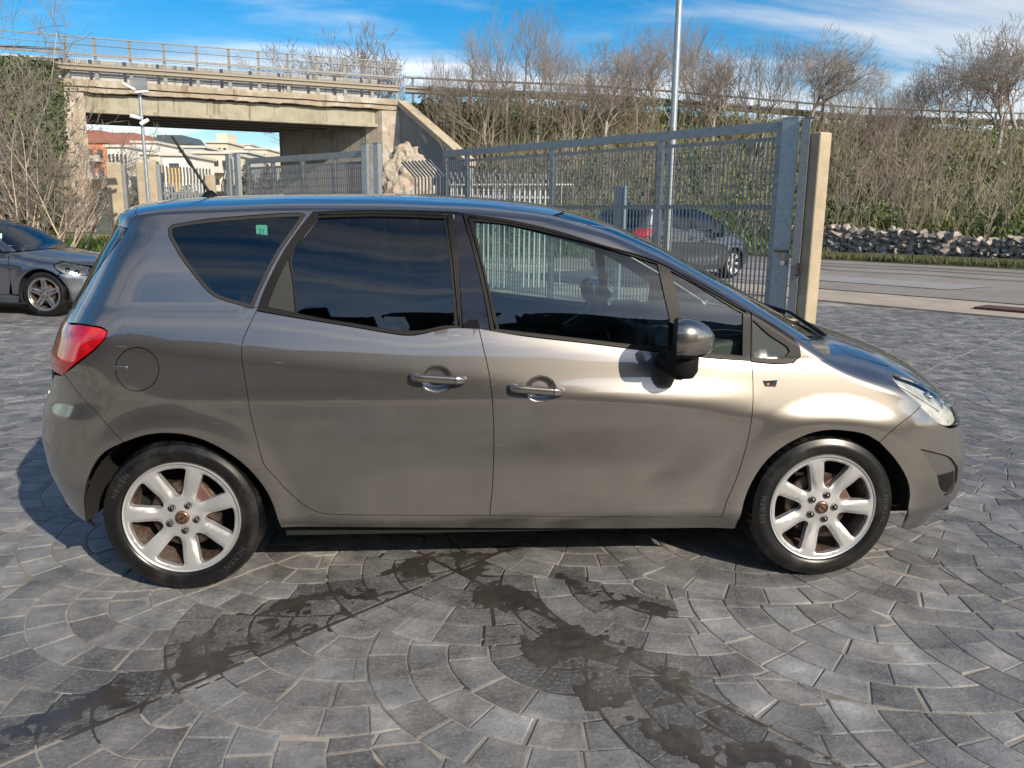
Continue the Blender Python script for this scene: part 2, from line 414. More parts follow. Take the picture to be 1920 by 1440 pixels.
def car_extra(x, z):
    # soft scoop over the lower doors, ending in a forward sweep, and a dropped wave under the rear window
    e = -.019*np.exp(-((z-.52)/.115)**2)*sstep(.35, 1.1, x)*(1-sstep(1.93, 2.17, x-.95*(z-.52)))
    e = e+.006*np.exp(-((z-.80-.0*x)/.05)**2)*sstep(-.2, .3, x)*(1-sstep(2.0, 2.4, x))
    t = np.minimum(z, belt(x))-crease(x); e = e-.27*.012*np.log1p(np.exp(np.clip(t/.012, -30, 30)))
    return e
CUPS = [(1.02, .886, .064, .052, .02), (1.43, .842, .064, .052, .02)]
shell = Shell(HALF, ztop, xf, xr, low, green, belt, rT, rF, rR, [(0, .32, .35), (2.644, .32, .365)], CUPS, .011, car_extra)
shell.xin_f = 2.7; shell.xin_r = .1
car = empty('parked_car'); tag(car, 'taupe metallic five-door people carrier filling the foreground, side on', 'car')
body = Body(shell, HALF, car)
def paint_mat(name, base, flake=.25, rough=.36, coat=1.0, metal=.82, dust=.5):
    M = bpy.data.materials.new(name); M.use_nodes = True; nt = M.node_tree; N, L = nt.nodes, nt.links; b = N['Principled BSDF']
    b.inputs['Metallic'].default_value = metal; b.inputs['Roughness'].default_value = rough; b.inputs['Coat Weight'].default_value = coat; b.inputs['Coat Roughness'].default_value = .02; b.inputs['Coat IOR'].default_value = 2.2
    tc = N.new('ShaderNodeTexCoord'); n = N.new('ShaderNodeTexNoise'); n.inputs['Scale'].default_value = 900; n.inputs['Detail'].default_value = 1
    L.new(tc.outputs['Object'], n.inputs['Vector'])
    mx = N.new('ShaderNodeMix'); mx.data_type = 'RGBA'; mx.inputs[6].default_value = tuple(c*(1-flake) for c in base)+(1,); mx.inputs[7].default_value = tuple(min(1, c*(1+flake)) for c in base)+(1,)
    L.new(n.outputs[0], mx.inputs[0])
    # dust, heavier in patches and low down
    n2 = N.new('ShaderNodeTexNoise'); n2.inputs['Scale'].default_value = 2.2; n2.inputs['Detail'].default_value = 8; n2.inputs['Roughness'].default_value = .7; L.new(tc.outputs['Object'], n2.inputs['Vector'])
    sp = N.new('ShaderNodeSeparateXYZ'); L.new(tc.outputs['Object'], sp.inputs[0])
    mz = N.new('ShaderNodeMapRange'); mz.inputs['From Min'].default_value = 1.0; mz.inputs['From Max'].default_value = .25; mz.inputs['To Min'].default_value = .12; mz.inputs['To Max'].default_value = .62; L.new(sp.outputs[2], mz.inputs['Value'])
    mr = N.new('ShaderNodeMapRange'); mr.inputs['From Min'].default_value = .38; mr.inputs['From Max'].default_value = .72; L.new(n2.outputs[0], mr.inputs['Value'])
    mu = N.new('ShaderNodeMath'); mu.operation = 'MULTIPLY'; L.new(mr.outputs[0], mu.inputs[0]); L.new(mz.outputs[0], mu.inputs[1])
    mu2 = N.new('ShaderNodeMath'); mu2.operation = 'MULTIPLY'; mu2.inputs[1].default_value = dust; L.new(mu.outputs[0], mu2.inputs[0])
    # fine scratches
    w = N.new('ShaderNodeTexNoise'); w.inputs['Scale'].default_value = 1.0; w.inputs['Detail'].default_value = 3
    mp = N.new('ShaderNodeMapping'); mp.inputs['Scale'].default_value = (9, 9, 120); mp.inputs['Rotation'].default_value = (0, R_(35), 0); L.new(tc.outputs['Object'], mp.inputs[0]); L.new(mp.outputs[0], w.inputs['Vector'])
    ms = N.new('ShaderNodeMapRange'); ms.inputs['From Min'].default_value = .70; ms.inputs['From Max'].default_value = .76; ms.inputs['To Max'].default_value = .5; L.new(w.outputs[0], ms.inputs['Value'])
    ad = N.new('ShaderNodeMath'); ad.operation = 'MAXIMUM'; L.new(mu2.outputs[0], ad.inputs[0]); L.new(ms.outputs[0], ad.inputs[1])
    m2 = N.new('ShaderNodeMix'); m2.data_type = 'RGBA'; m2.inputs[7].default_value = (.30, .285, .26, 1); L.new(ad.outputs[0], m2.inputs[0]); L.new(mx.outputs[2], m2.inputs[6]); L.new(m2.outputs[2], b.inputs['Base Color'])
    mm = N.new('ShaderNodeMapRange'); mm.inputs['To Min'].default_value = metal; mm.inputs['To Max'].default_value = .1; L.new(ad.outputs[0], mm.inputs['Value']); L.new(mm.outputs[0], b.inputs['Metallic'])
    cr = N.new('ShaderNodeMapRange'); cr.inputs['To Max'].default_value = .35; L.new(ad.outputs[0], cr.inputs['Value']); cz = N.new('ShaderNodeMapRange'); cz.inputs['From Min'].default_value = .45; cz.inputs['From Max'].default_value = .85; cz.inputs['To Min'].default_value = .22; cz.inputs['To Max'].default_value = .02; L.new(sp.outputs[2], cz.inputs['Value']); L.new(cz.outputs[0], cr.inputs['To Min']); L.new(cr.outputs[0], b.inputs['Coat Roughness'])
    return M
PAINT = paint_mat('taupe_paint', (.180, .168, .152), rough=.33, metal=.88, dust=.32)
BLACKP = mat('black_trim', (.007, .007, .0075), .5, 0, .22, bump=(400, .1, .0004))
GREYP = mat('grey_trim_plastic', (.026, .027, .028), .5, 0, .4)
GREYB = mat('grey_bumper_plastic', (.085, .083, .08), .45, .3, .5)
RUBBER = mat('rubber_seal', (.012, .012, .012), .6)
GLOSSB = mat('gloss_black_pillar', (.012, .012, .016), .04, 0, .6)
UNDER = mat('underbody', (.008, .008, .008), .95)
GL_F = glass_mat('window_glass_front', (.80, .92, .87)); GL_R = glass_mat('window_glass_tinted', (.10, .12, .13)); GL_W = glass_mat('windscreen_glass', (.82, .93, .88))
CHROME = mat('chrome', (.75, .75, .76), .08, 1.0)

def PX(L, scale=1.0, ox=0, oy=0): return [body.px(ox+a*scale, oy+b*scale) for a, b in L]
Z_ = lambda xs, yb: [(float(x), float(shell.Zof(np.array([x]), yb)[0])) for x in xs]
YR = .575     # half width of the roof seam

# ---- shared outlines (photo points mapped onto the shell)
spoiler_seam = [(269, 383), (257, 404), (239, 428)]
pillar_edge = [(239, 430), (213, 465), (187, 500), (163, 535), (146, 561), (128, 585), (110, 607)]
lamp = [(103, 608), (152, 608), (190, 614), (201, 621), (197, 634), (175, 657), (131, 692), (111, 706)]
bump_seam = [(120, 700), (149, 740), (187, 780), (216, 814), (232, 829)]
r_arch = [(196, 848), (232, 829), (272, 816), (312, 812), (356, 817), (400, 833), (444, 860), (473, 886), (496, 915), (511, 944), (528, 989)]
door_cut_r = [(481, 583), (467, 611), (455, 640), (453, 663), (458, 704), (464, 740), (470, 778), (482, 825), (495, 871), (511, 889), (528, 909), (552, 932), (575, 950), (610, 963)]
bottom_r = [(610, 963), (760, 966), (918, 967)]
bottom_f = [(918, 967), (1100, 969), (1352, 970)]
cut_mid = [(898, 616), (905, 647), (914, 685), (920, 720), (925, 780), (926, 840), (924, 900), (918, 967)]
cut_f = [(1408, 677), (1411, 697), (1412, 747), (1408, 793), (1403, 822), (1391, 866), (1378, 904), (1363, 939), (1352, 970)]
belt_r = [(481, 583), (555, 596), (655, 612), (730, 625), (767, 629), (792, 626), (830, 617), (855, 614), (898, 616)]
belt_f = [(898, 618), (981, 630), (1102, 644), (1222, 659), (1325, 671), (1407, 679)]
frame_top = [(587, 397), (705, 394), (850, 397), (860, 399), (951, 412), (1041, 432), (1132, 460), (1216, 487), (1283, 514), (1343, 547), (1398, 580)]
c_line = [(481, 583), (495, 545), (530, 475), (560, 430), (587, 397)]
qglass = [(316, 428), (324, 421), (379, 412), (467, 404), (560, 399), (573, 402), (556, 428), (525, 472), (490, 540), (474, 578), (446, 571), (408, 559), (388, 545), (365, 518), (341, 486), (324, 457), (316, 441)]
tri_out = [(1398, 578), (1457, 614), (1484, 634), (1499, 652), (1500, 668), (1487, 680), (1457, 682), (1407, 678)]
lamp_f = [(1665, 686), (1705, 690), (1748, 701), (1775, 722), (1790, 747), (1797, 776), (1794, 797), (1778, 798), (1757, 785), (1728, 758), (1696, 729), (1675, 706)]
fb_seam = [(1728, 760), (1708, 779), (1675, 805), (1649, 829)]
f_arch_top = [(1649, 829), (1621, 814), (1577, 807), (1548, 807), (1519, 813), (1481, 830), (1446, 855), (1418, 890), (1398, 932), (1384, 976)]
f_arch_r = [(1649, 829), (1679, 862), (1700, 897), (1706, 927), (1703, 955), (1694, 988)]
bonnet_seam = [(1544, 626), (1562, 645), (1588, 661), (1626, 675), (1665, 686)]
YB = table([(-1, .56), (1.3, .575), (1.7, .60), (2.2, .665), (2.6, .72), (3, .72)], .05)
rail = lambda x0, x1, k: [(float(x), float(shell.Zof(np.array([x]), YB(x))[0])) for x in np.linspace(x0, x1, k)]
FINE_R = (-.9, -.05, .15, 1.6, .018); FINE_F = (2.75, 3.7, .15, 1.05, .018)
ARC = [(-.48, .48, .25, .80, .014), (2.15, 3.12, .25, .82, .014)]
SPS, PIL, LMP, BSM, RAR = map(PX, (spoiler_seam, pillar_edge, lamp, bump_seam, r_arch))
DCR, CM, CF, BR, BF, FT, CL, QG, TO = map(PX, (door_cut_r, cut_mid, cut_f, belt_r, belt_f, frame_top, c_line, qglass, tri_out))
BTR, BTF, FBS, FAT, FAR_, BNS = map(PX, (bottom_r, bottom_f, fb_seam, f_arch_top, f_arch_r, bonnet_seam))
def ridge(x0, x1, zmin=.2):
    out = []
    for x in np.arange(x0, x1, .009):
        zt = float(ztop(x))
        for d in (.006, .012, .018, .025, .033, .042, .052, .063, .075, .088, .102, .118, .135, .155)+((.165, .175, .185, .195, .205, .216, .228, .24) if x0 > 2 else ()):
            if zt-d > zmin: out.append((x, zt-d))
    return np.array(out)
# ---- side panel: quarter, roof rail, windscreen pillar and sill in one pressing, round the door openings
A_TOP = PX([(1482, 630), (1496, 611)])
side_loop = (RAR[1:] + PX([(1100, 991), (1378, 991), (1385, 973)]) + BTF[::-1] + BTR[::-1][1:] + DCR[::-1][1:] +
             PX([(495, 545), (530, 475), (560, 430), (587, 397)])[0:] + FT[1:] + PX([(1457, 613), (1482, 631)]) +
             [(2.60, float(shell.Zof(np.array([2.60]), .725)[0]))] + rail(2.55, -.10, 40) + SPS + PIL[1:] + PX([(131, 606), (152, 607), (190, 613), (202, 621), (198, 635), (176, 658), (133, 692)]) + BSM)
fuel = PX([(257+41*math.cos(a), 692.5-41*math.sin(a)) for a in np.linspace(0, 2*math.pi, 28, endpoint=False)])
body.panel('side_panel', 'side', side_loop, [fuel, QG], PAINT, h=.035, step=.014, gap=.0012, fine=[(-.9, -.48, .15, 1.6, .02), (-.48, -.15, .80, 1.6, .02)]+ARC[:1], sides=(1, -1), corner=30, extra=ridge(-.25, 2.65))
body.panel('fuel_flap', 'side', fuel, (), PAINT, h=.03, step=.012, gap=.0022)
fb = MB(); fc = body.px(226, 690); fb.tube([(fc[0]-.012, .022, fc[1]), (fc[0]+.014, .004, fc[1])], [.009, .006], 10); fb.box((fc[0]+.002, .004, fc[1]), (.05, .012, .016)); bevel(fb.build('flap_finger_pull', PAINT, car, True, sharp=40), .004)
# ---- doors
rd = body.panel('rear_door', 'side', DCR[0:]+BTR[1:-1]+CM[::-1]+BR[::-1][1:-1], (), PAINT, h=.032, step=.018, fine=[(.93, 1.11, .81, .96, .006)]+ARC[:1], sides=(1, -1))
fd = body.panel('front_door', 'side', CM[::-1][::-1]+BTF[1:-1]+CF[::-1]+BF[::-1][1:-1], (), PAINT, h=.028, step=.016, fine=[(1.34, 1.52, .77, .92, .006)], sides=(1, -1))
# ---- fender, bumpers
wing_top = BNS
fender_loop = FBS[::-1][:1]+FBS[::-1][1:]+[(2.947, .827), (2.930, .856)]+PX([(1669, 688)])+wing_top[::-1][1:]+[(2.62, float(shell.Zof(np.array([2.62]), .712)[0]))]+PX([(1484, 631), (1500, 652), (1501, 669), (1488, 681), (1457, 683), (1408, 679)])+CF[1:]+PX([(1384, 976)])+FAT[::-1][1:-1]
body.panel('front_wing', 'side', fender_loop, (), PAINT, h=.028, step=.016, fine=[(2.55, 3.2, .82, 1.1, .012)]+ARC[1:], sides=(1, -1), corner=30, extra=ridge(2.35, 3.05))
XB = lambda z, y, fr=True: float(shell.Xof(np.array([y]), np.array([z]), fr)[0])
ZT = lambda x, y: float(shell.Zof(np.array([x]), y)[0])
YF = .48
lamp_low = [(2.932, .854), (2.949, .824), (3.028, .760), (3.119, .692), (3.197, .652), (3.278, .640)]
lamp_end = [(XB(.655, .64), .655), (XB(.70, .60), .70), (XB(.76, .60), .76)]
ltop = [(3.33, .610), (3.27, .665), (3.17, .715), (3.06, .745), (2.97, .765)]
lamp_top = [(x, ZT(x, y)) for x, y in ltop]+[tuple(body.px(1671, 689))]
fb_front = [(XB(z, YF), z) for z in np.linspace(.15, .63, 14)]
low_f = [(3.05, .185), (3.12, .165)]
FOG = PX([(1726, 842), (1750, 848), (1782, 858), (1796, 876), (1794, 902), (1783, 924), (1772, 930), (1763, 916), (1757, 890), (1742, 865)])
bl = [FBS[-1]]+FAR_[1:]+low_f+fb_front+[(3.278, .632), (3.197, .644), (3.119, .684), (3.035, .750)]+FBS[:-1]
rw = body.panel('x', 'side', bl, [FOG], PAINT, h=.025, step=.015, fine=[(2.8, 3.7, .1, .8, .013)], sides=(1, -1), raw=True)
fl = [(YF*math.cos(a), .15) for a in np.linspace(0, math.pi, 14)]+[(-YF, z) for z in np.linspace(.19, .63, 8)]+[(-.4, .60), (-.3, .585), (0, .58), (.3, .585), (.4, .60)]+[(YF, z) for z in np.linspace(.63, .19, 8)]
rw += body.panel('x', 'front', fl, (), PAINT, h=.03, step=.03, gap=0, sides=(1,), raw=True, smooth_loop=False)
body.join('front_bumper', rw, PAINT)
body.panel('lower_grille', 'front', [(-.5, .24), (.5, .24), (.52, .40), (-.52, .40)], (), BLACKP, h=.03, step=.03, gap=0, off=.004, smooth_loop=True)
body.panel('upper_grille', 'front', [(-.58, .62), (-.3, .59), (0, .585), (.3, .59), (.58, .62), (.56, .70), (.3, .715), (0, .72), (-.3, .715), (-.56, .70)], (), BLACKP, h=.03, step=.03, gap=.002)
body.panel('fog_lamp_surround', 'side', FOG, (), GREYB, h=.015, step=.012, gap=.002, off=-.010, sides=(1, -1))
FG2 = PX([(1760, 893), (1792, 884), (1790, 906), (1779, 924), (1769, 918)])
body.panel('fog_lamp_blank', 'side', FG2, (), BLACKP, h=.015, step=.012, gap=0, off=-.006, sides=(1, -1))
# rear bumper
RB = PX([(196, 848), (175, 874), (162, 906), (158, 938), (160, 968), (146, 970)])
YQ = .60
rb_rear = [(XB(z, YQ, False), z) for z in np.linspace(.22, .80, 16)]
rbl = [BSM[-1]]+RB[:-1]+[(-.42, .215)]+rb_rear+[(-.50, .872), (-.44, .885), (-.412, .893)]+BSM[1:-1]
raws = body.panel('x', 'side', rbl, (), PAINT, h=.025, step=.015, fine=[(-.9, -.3, .1, 1, .014)], sides=(1, -1), raw=True)
raws += body.panel('x', 'rear', [(YQ, z) for z in np.linspace(.22, .80, 12)]+[(-YQ, z) for z in np.linspace(.80, .22, 12)], (), PAINT, h=.04, step=.04, gap=0, sides=(1,), raw=True, smooth_loop=False)
body.join('rear_bumper', raws, PAINT)
# tail lamps
RED = mat('red_lamp_lens', (.27, .002, .008), .05, 0, .6, coat=1.0, var=(16, (.62, .012, .012), .8)); RED2 = mat('red_lamp_inner', (.62, .02, .015), .25, .0, coat=.5)
tl = PX([(134, 609), (152, 609.5), (190, 615.5), (200, 621.5), (196, 634), (174, 657), (131, 691)])+[(-.420, .890)]+[(XB(z, .62, False), z) for z in (.895, .93, .98, 1.03, 1.075)]+[(-.44, 1.088)]
body.panel('tail_lamp', 'side', tl, (), RED, h=.018, step=.014, gap=.001, off=.003, fine=[(-.7, -.2, .8, 1.2, .012)], sides=(1, -1))
# tailgate: lower skin and wrap-round rear glass
tg = [(y, .82) for y in np.linspace(.60, -.60, 20)]+[(-.62, .89), (-.62, 1.08), (-.74, 1.10)]+[(y, 1.115) for y in np.linspace(-.70, .70, 20)]+[(.74, 1.10), (.62, 1.08), (.62, .89)]
body.panel('tailgate', 'rear', tg, (), PAINT, h=.04, step=.04, gap=.002, smooth_loop=False)
P3 = [(float(shell.S(a, b)), b) for a, b in PIL]
DARKGL = mat('privacy_glass', (.006, .01, .02), .01, 0, .9)
rg = [(y, z) for y, z in P3[::-1]][2:]+[(y, 1.462) for y in np.linspace(.66, -.66, 14)]+[(-y, z) for y, z in P3[:-2]]+[(y, 1.135) for y in np.linspace(-.72, .72, 14)]
rgs = [q for q in rg]
body.panel('rear_window', 'rear', rgs, (), DARKGL, h=.03, step=.03, gap=.001, off=.002, smooth_loop=False)
# ---- roof, spoiler, windscreen, bonnet
ex = np.linspace(-.10, 1.50, 44)
roof_loop = [(float(x), float(YB(x))) for x in ex]+[(1.56, .45), (1.60, .25), (1.615, 0), (1.60, -.25), (1.56, -.45)]+[(float(x), -float(YB(x))) for x in ex[::-1]]
body.panel('roof', 'top', roof_loop, (), PAINT, h=.045, step=.03, gap=.001, smooth_loop=False)
sx = lambda y: XB(1.535, y, False)
spl = body.panel('x', 'side', SPS+[(-.215, 1.458)]+[(XB(z, .60, False), z) for z in (1.462, 1.48, 1.50, 1.52)]+[(x, ZT(x, .56)) for x in (-.24, -.20, -.15, -.115)], (), PAINT, h=.012, step=.012, gap=.001, sides=(1, -1), raw=True)
spl += body.panel('x', 'rear', [(y, 1.458) for y in np.linspace(.60, -.60, 16)]+[(-.60, 1.49), (-.60, 1.52)]+[(y, 1.535) for y in np.linspace(-.55, .55, 14)]+[(.60, 1.52), (.60, 1.49)], (), PAINT, h=.03, step=.03, gap=0, raw=True, smooth_loop=False)
tops = [(XB(1.535, abs(y), False), y) for y in np.linspace(.53, -.53, 16)]
spl += body.panel('x', 'top', [(-.108, float(YB(-.1)))]+[(-.2, .555)]+tops+[(-.2, -.555), (-.108, -float(YB(-.1)))]+[(-.108, y) for y in np.linspace(-.45, .45, 10)], (), PAINT, h=.03, step=.03, gap=0, raw=True, smooth_loop=False)
body.join('roof_spoiler', spl, PAINT)
we = np.linspace(1.52, 2.58, 30)
ws_loop = [(float(x), float(YB(x))) for x in we]+[(2.66, .62), (2.72, .45), (2.76, .2), (2.765, 0), (2.76, -.2), (2.72, -.45), (2.66, -.62)]+[(float(x), -float(YB(x))) for x in we[::-1]]+[(1.575, -.45), (1.615, -.25), (1.63, 0), (1.615, .25), (1.575, .45)]
body.panel('windscreen', 'top', ws_loop, (), GL_W, h=.05, step=.03, gap=.001, smooth_loop=False, skirt=0)
bs = [(a, float(shell.S(a, b))) for a, b in BNS]
bn = [(x, y) for x, y in bs[1:]]+[(2.97, .755), (3.06, .735), (3.17, .705), (3.27, .655), (3.33, .595), (3.385, .50), (3.42, .36), (3.44, .18)]
bn = [(2.735, .60)]+bn[:len(bs)-1]+[(2.938, .768)]+bn[len(bs)-1:]
bonnet_loop = bn+[(3.445, 0)]+[(x, -y) for x, y in bn[::-1]]+[(2.80, -.4), (2.835, 0), (2.80, .4)]
body.panel('bonnet', 'top', bonnet_loop, (), PAINT, h=.035, step=.02, gap=.0015, corner=50)
cw = [(2.60, .70), (2.69, .635), (2.735, .58), (2.81, .39), (2.845, 0), (2.81, -.39), (2.735, -.58), (2.69, -.635), (2.60, -.70), (2.65, -.62), (2.71, -.45), (2.75, -.2), (2.755, 0), (2.75, .2), (2.71, .45), (2.65, .62)]
body.panel('wiper_cowl', 'top', cw, (), BLACKP, h=.03, step=.02, gap=0, off=-.006)
wb = MB()
for x0, y0, x1, y1 in ((2.74, .55, 2.66, -.05), (2.78, .0, 2.70, -.56)):
    wb.tube([(x0, HALF-y0, ZT(x0, abs(y0))+.012), ((x0+x1)/2, HALF-(y0+y1)/2, ZT((x0+x1)/2, abs(y0+y1)/2)+.025), (x1, HALF-y1, ZT(x1, abs(y1))+.015)], [.009, .007, .005], 6)
wb.build('windscreen_wiper', BLACKP, car, True)
# small fixed corner window in its black surround
tri_in = PX([(1411, 600), (1442, 628), (1475, 650), (1480, 659), (1473, 669), (1451, 673), (1411, 670)])
TRG = mat('corner_window_glass', (.06, .07, .072), .12, 0, .6)
trim = PX([(1408, 586), (1457, 614), (1484, 634), (1499, 652), (1500, 668), (1487, 680), (1457, 682), (1408, 678)])
body.panel('corner_surround', 'side', trim, [tri_in], BLACKP, h=.009, step=.008, gap=.0006, off=.004, sides=(1, -1))
body.panel('corner_window', 'side', tri_in, (), TRG, h=.03, step=.012, gap=0, off=-.004, sides=(1, -1))
# door window frames with rounded seal faces
rf_out = PX([(482, 582), (495, 544), (530, 474), (560, 430), (588, 398), (705, 395), (849, 398), (858, 470), (866, 613), (855, 614), (830, 617), (792, 625), (767, 628), (730, 624), (655, 611), (555, 595)])
rf_gl = PX([(557, 587), (551, 530), (547, 478), (570, 443), (596, 409), (705, 406), (833, 410), (841, 470), (848, 540), (853, 610), (830, 611), (792, 619), (767, 620), (730, 617), (655, 605), (600, 596)])
rf_fil = PX([(541, 484), (549, 530), (554, 586), (502, 575), (510, 552), (524, 518)])
body.panel('rear_window_frame', 'side', rf_out, [rf_gl, rf_fil], BLACKP, h=.025, step=.014, gap=0, off=.002, sides=(1, -1))
body.panel('rear_door_window', 'side', rf_gl, (), GL_R, h=.04, step=.014, gap=-.003, off=-.005, skirt=0, sides=(1, -1))
body.panel('frame_filler', 'side', rf_fil, (), GREYP, h=.03, step=.014, gap=-.001, off=-.003, skirt=0, sides=(1, -1))
body.panel('quarter_window', 'side', QG, (), GL_R, h=.04, step=.014, gap=.003, off=-.003, skirt=0, sides=(1, -1))
QG2 = [tuple(q) for q in inset_loop(catmull(QG, .014), .014)]
body.panel('quarter_window_seal', 'side', QG, [QG2[::1]], RUBBER, h=.05, step=.014, gap=.001, off=-.0015, sides=(1, -1), skirt=.004)
ff_out = PX([(868, 401), (951, 413), (1041, 433), (1132, 461), (1216, 488), (1283, 515), (1343, 548), (1397, 580), (1407, 588), (1407, 677), (1325, 670), (1222, 658), (1102, 643), (981, 629), (921, 621), (905, 540), (885, 460)])
ff_gl = PX([(887, 415), (951, 421), (1041, 440), (1132, 464), (1232, 495), (1246, 555), (1258, 615), (1257, 650), (1180, 645), (1102, 636), (1041, 629), (936, 617), (915, 530)])
ff_ql = PX([(1257, 507), (1313, 539), (1373, 577), (1393, 588), (1392, 667), (1283, 656), (1278, 600)])
body.panel('front_window_frame', 'side', ff_out, [ff_gl, ff_ql], BLACKP, h=.025, step=.014, gap=0, off=.002, sides=(1, -1))
body.panel('front_door_window', 'side', ff_gl, (), GL_F, h=.04, step=.014, gap=-.003, off=-.005, skirt=0, sides=(1, -1))
body.panel('front_quarterlight', 'side', ff_ql, (), GL_F, h=.04, step=.014, gap=-.003, off=-.005, skirt=0, sides=(1, -1))
bp = PX([(851, 398), (866, 401), (884, 460), (904, 540), (919, 620), (898, 617), (868, 613), (860, 500)])
body.panel('centre_pillar_cover', 'side', bp, (), GLOSSB, h=.03, step=.014, gap=.0008, off=-.001, sides=(1, -1))
# bright strip on the trailing frame edge and ribs moulded along the frames
for nm, pts in (('frame_rib', [(598, 403), (705, 400), (845, 404)]), ('frame_rib', [(880, 407), (951, 416.5), (1041, 436), (1132, 462), (1232, 491), (1320, 540), (1398, 585)]), ('frame_rib', [(839, 408), (848, 470), (855, 540), (861, 610)]), ('frame_rib', [(878, 410), (896, 470), (914, 540), (929, 617)])):
    cc_ = [body.px(*q) for q in pts]
    for sgn in (1, -1):
        P_, N_ = shell.lift('side', catmull(cc_, .04, False)); W = body.world(P_+N_*.003)
        if sgn < 0: W[:, 1] = 2*HALF-W[:, 1]
        q = MB(); q.tube(W, .0045, 6); q.build(nm, BLACKP, car, True)
# ---- dark inner structure so that gaps, arches and the underside read as depth
inner = MB()
def tub(cx_, r):
    for Y0, Y1 in ((.035, .42), (2*HALF-.42, 2*HALF-.035)):
        V, Fc = [], []; n = 26
        for k in range(n+1):
            a = math.pi*(-.015+1.03*k/n)
            for Y in (Y0, Y1): V.append((cx_+r*math.cos(a), Y, .32+r*math.sin(a)))
        Fc = [(2*k, 2*k+2, 2*k+3, 2*k+1) for k in range(n)]; inner.add(V, Fc)
        Yc = Y1 if Y0 < .5 else Y0
        V = [(cx_, Yc, .32)]+[(cx_+r*math.cos(math.pi*(-.015+1.03*k/n)), Yc, .32+r*math.sin(math.pi*(-.015+1.03*k/n))) for k in range(n+1)]
        inner.add(V, [(0, k+1, k+2) for k in range(n)])
tub(0, .372); tub(2.644, .385)
inner.box((1.32, HALF, .24), (1.85, 1.62, .06)); inner.box((-.42, HALF, .32), (.30, 1.2, .1)); inner.box((3.15, HALF, .26), (.4, 1.3, .1))
inner.box((1.32, HALF, .30), (2.0, 1.55, .05)); inner.box((0, HALF, .42), (.9, .95, .1)); inner.box((2.7, HALF, .45), (.8, .9, .4))
inner.build('underbody', UNDER, car)
ar = MB()
for Y in (.5, 1.31): pass
for xx in (0, 2.644): ax = MB(); ax.tube([(xx, .2, .30), (xx, 1.6, .30)], .03, 8); ax.build('axle', UNDER, car)
# inner skins of doors and body (dark), follow the shell 25 mm inside, below the belt
def belt_line(x): return float(belt(x))-.03
il = [(x, .30) for x in np.linspace(.42, 2.22, 24)]+[(2.30, .5), (2.31, .75), (2.3, belt_line(2.3))]+[(x, belt_line(x)) for x in np.linspace(2.25, .40, 24)]+[(.36, .8), (.38, .5)]
DOORCARD = mat('door_card', (.10, .104, .108), .7)
body.panel('door_card', 'side', il, (), DOORCARD, h=.08, step=.06, gap=0, off=-.05, skirt=0, sides=(1, -1), smooth_loop=False)
# front and rear panels behind shut lines
for x0, x1, z0, z1 in ((-.60, .33, .66, 1.12), ):
    il = [(-.50, .70), (.30, .70), (.34, 1.08), (-.42, 1.05)]
    body.panel('inner_quarter', 'side', il, (), UNDER, h=.08, step=.06, gap=0, off=-.03, skirt=0, sides=(1, -1), smooth_loop=False)
body.panel('inner_wing', 'side', [(2.33, .70), (2.9, .70), (3.0, .66), (2.9, .84), (2.5, .93), (2.31, .93)], (), UNDER, h=.08, step=.06, gap=0, off=-.03, skirt=0, sides=(1, -1), smooth_loop=False)
# cabin: floor, dash, seats, wheel
SEAT = mat('seat_fabric', (.035, .037, .040), .85, bump=(300, .3, .001)); DASH = mat('dashboard_plastic', (.085, .09, .092), .6, bump=(200, .2, .001))
cb = MB(); cb.box((1.2, HALF, .36), (3.0, 1.55, .04)); cb.box((.1, HALF, .80), (.95, 1.45, .06)); cb.build('cabin_floor', UNDER, car)
ds = MB(); ds.prism([(2.02, .12, .95), (2.1, .12, 1.0), (2.30, .12, 1.03), (2.66, .12, 1.0), (2.7, .12, .6), (2.15, .12, .55), (2.05, .12, .75)], (0, 0, 0), (0, 1.57, 0)); ds.box((2.06, 1.27, 1.02), (.16, .34, .07)); ds.box((2.03, .9, .8), (.12, .3, .4))
bevel(ds.build('dashboard', DASH, car, True, sharp=50), .02, 3)
nv = MB(); nv.box((2.02, .88, 1.045), (.02, .18, .10), Matrix.Rotation(R_(-18), 3, 'Y')); nv.box((2.0, 1.0, .99), (.05, .02, .02)); bevel(nv.build('centre_screen', GLOSSB, car), .004)
def seat(x, y, name='front_seat', w=.5):
    s_ = MB()
    s_.box((x+.16, y, .56), (.52, w, .16), Matrix.Rotation(R_(-6), 3, 'Y')); s_.box((x-.14, y, .84), (.15, w*.96, .60), Matrix.Rotation(R_(-16), 3, 'Y'))
    o = bevel(s_.build(name, SEAT, car, True), .05, 4)
    h = MB(); h.box((x-.26, y, 1.235), (.10, .26, .17), Matrix.Rotation(R_(-12), 3, 'Y')); bevel(h.build('headrest', SEAT, o, True), .035, 4)
    p = MB(); p.tube([(x-.24, y-.05, 1.10), (x-.25, y-.05, 1.18)], .006, 6); p.tube([(x-.24, y+.05, 1.10), (x-.25, y+.05, 1.18)], .006, 6); p.build('headrest_post', CHROME, o)
seat(1.22, .50); seat(1.22, 1.31); seat(.36, .46, 'rear_seat', .46); seat(.36, 1.35, 'rear_seat', .46)
sw = MB(); swm = Matrix.Translation((1.88, 1.30, 1.0)) @ Matrix.Rotation(R_(62), 4, 'Y')
sw.tube([swm @ Vector((.185*math.cos(a), .185*math.sin(a), 0)) for a in np.linspace(0, 2*math.pi, 40)], .015, 8, cap=False)
for a in (0, 2.2, -2.2): sw.tube([swm @ Vector((.05*math.cos(a+math.pi), .05*math.sin(a+math.pi), .01)), swm @ Vector((.18*math.cos(a+math.pi), .18*math.sin(a+math.pi), 0))], [.024, .014], 6)
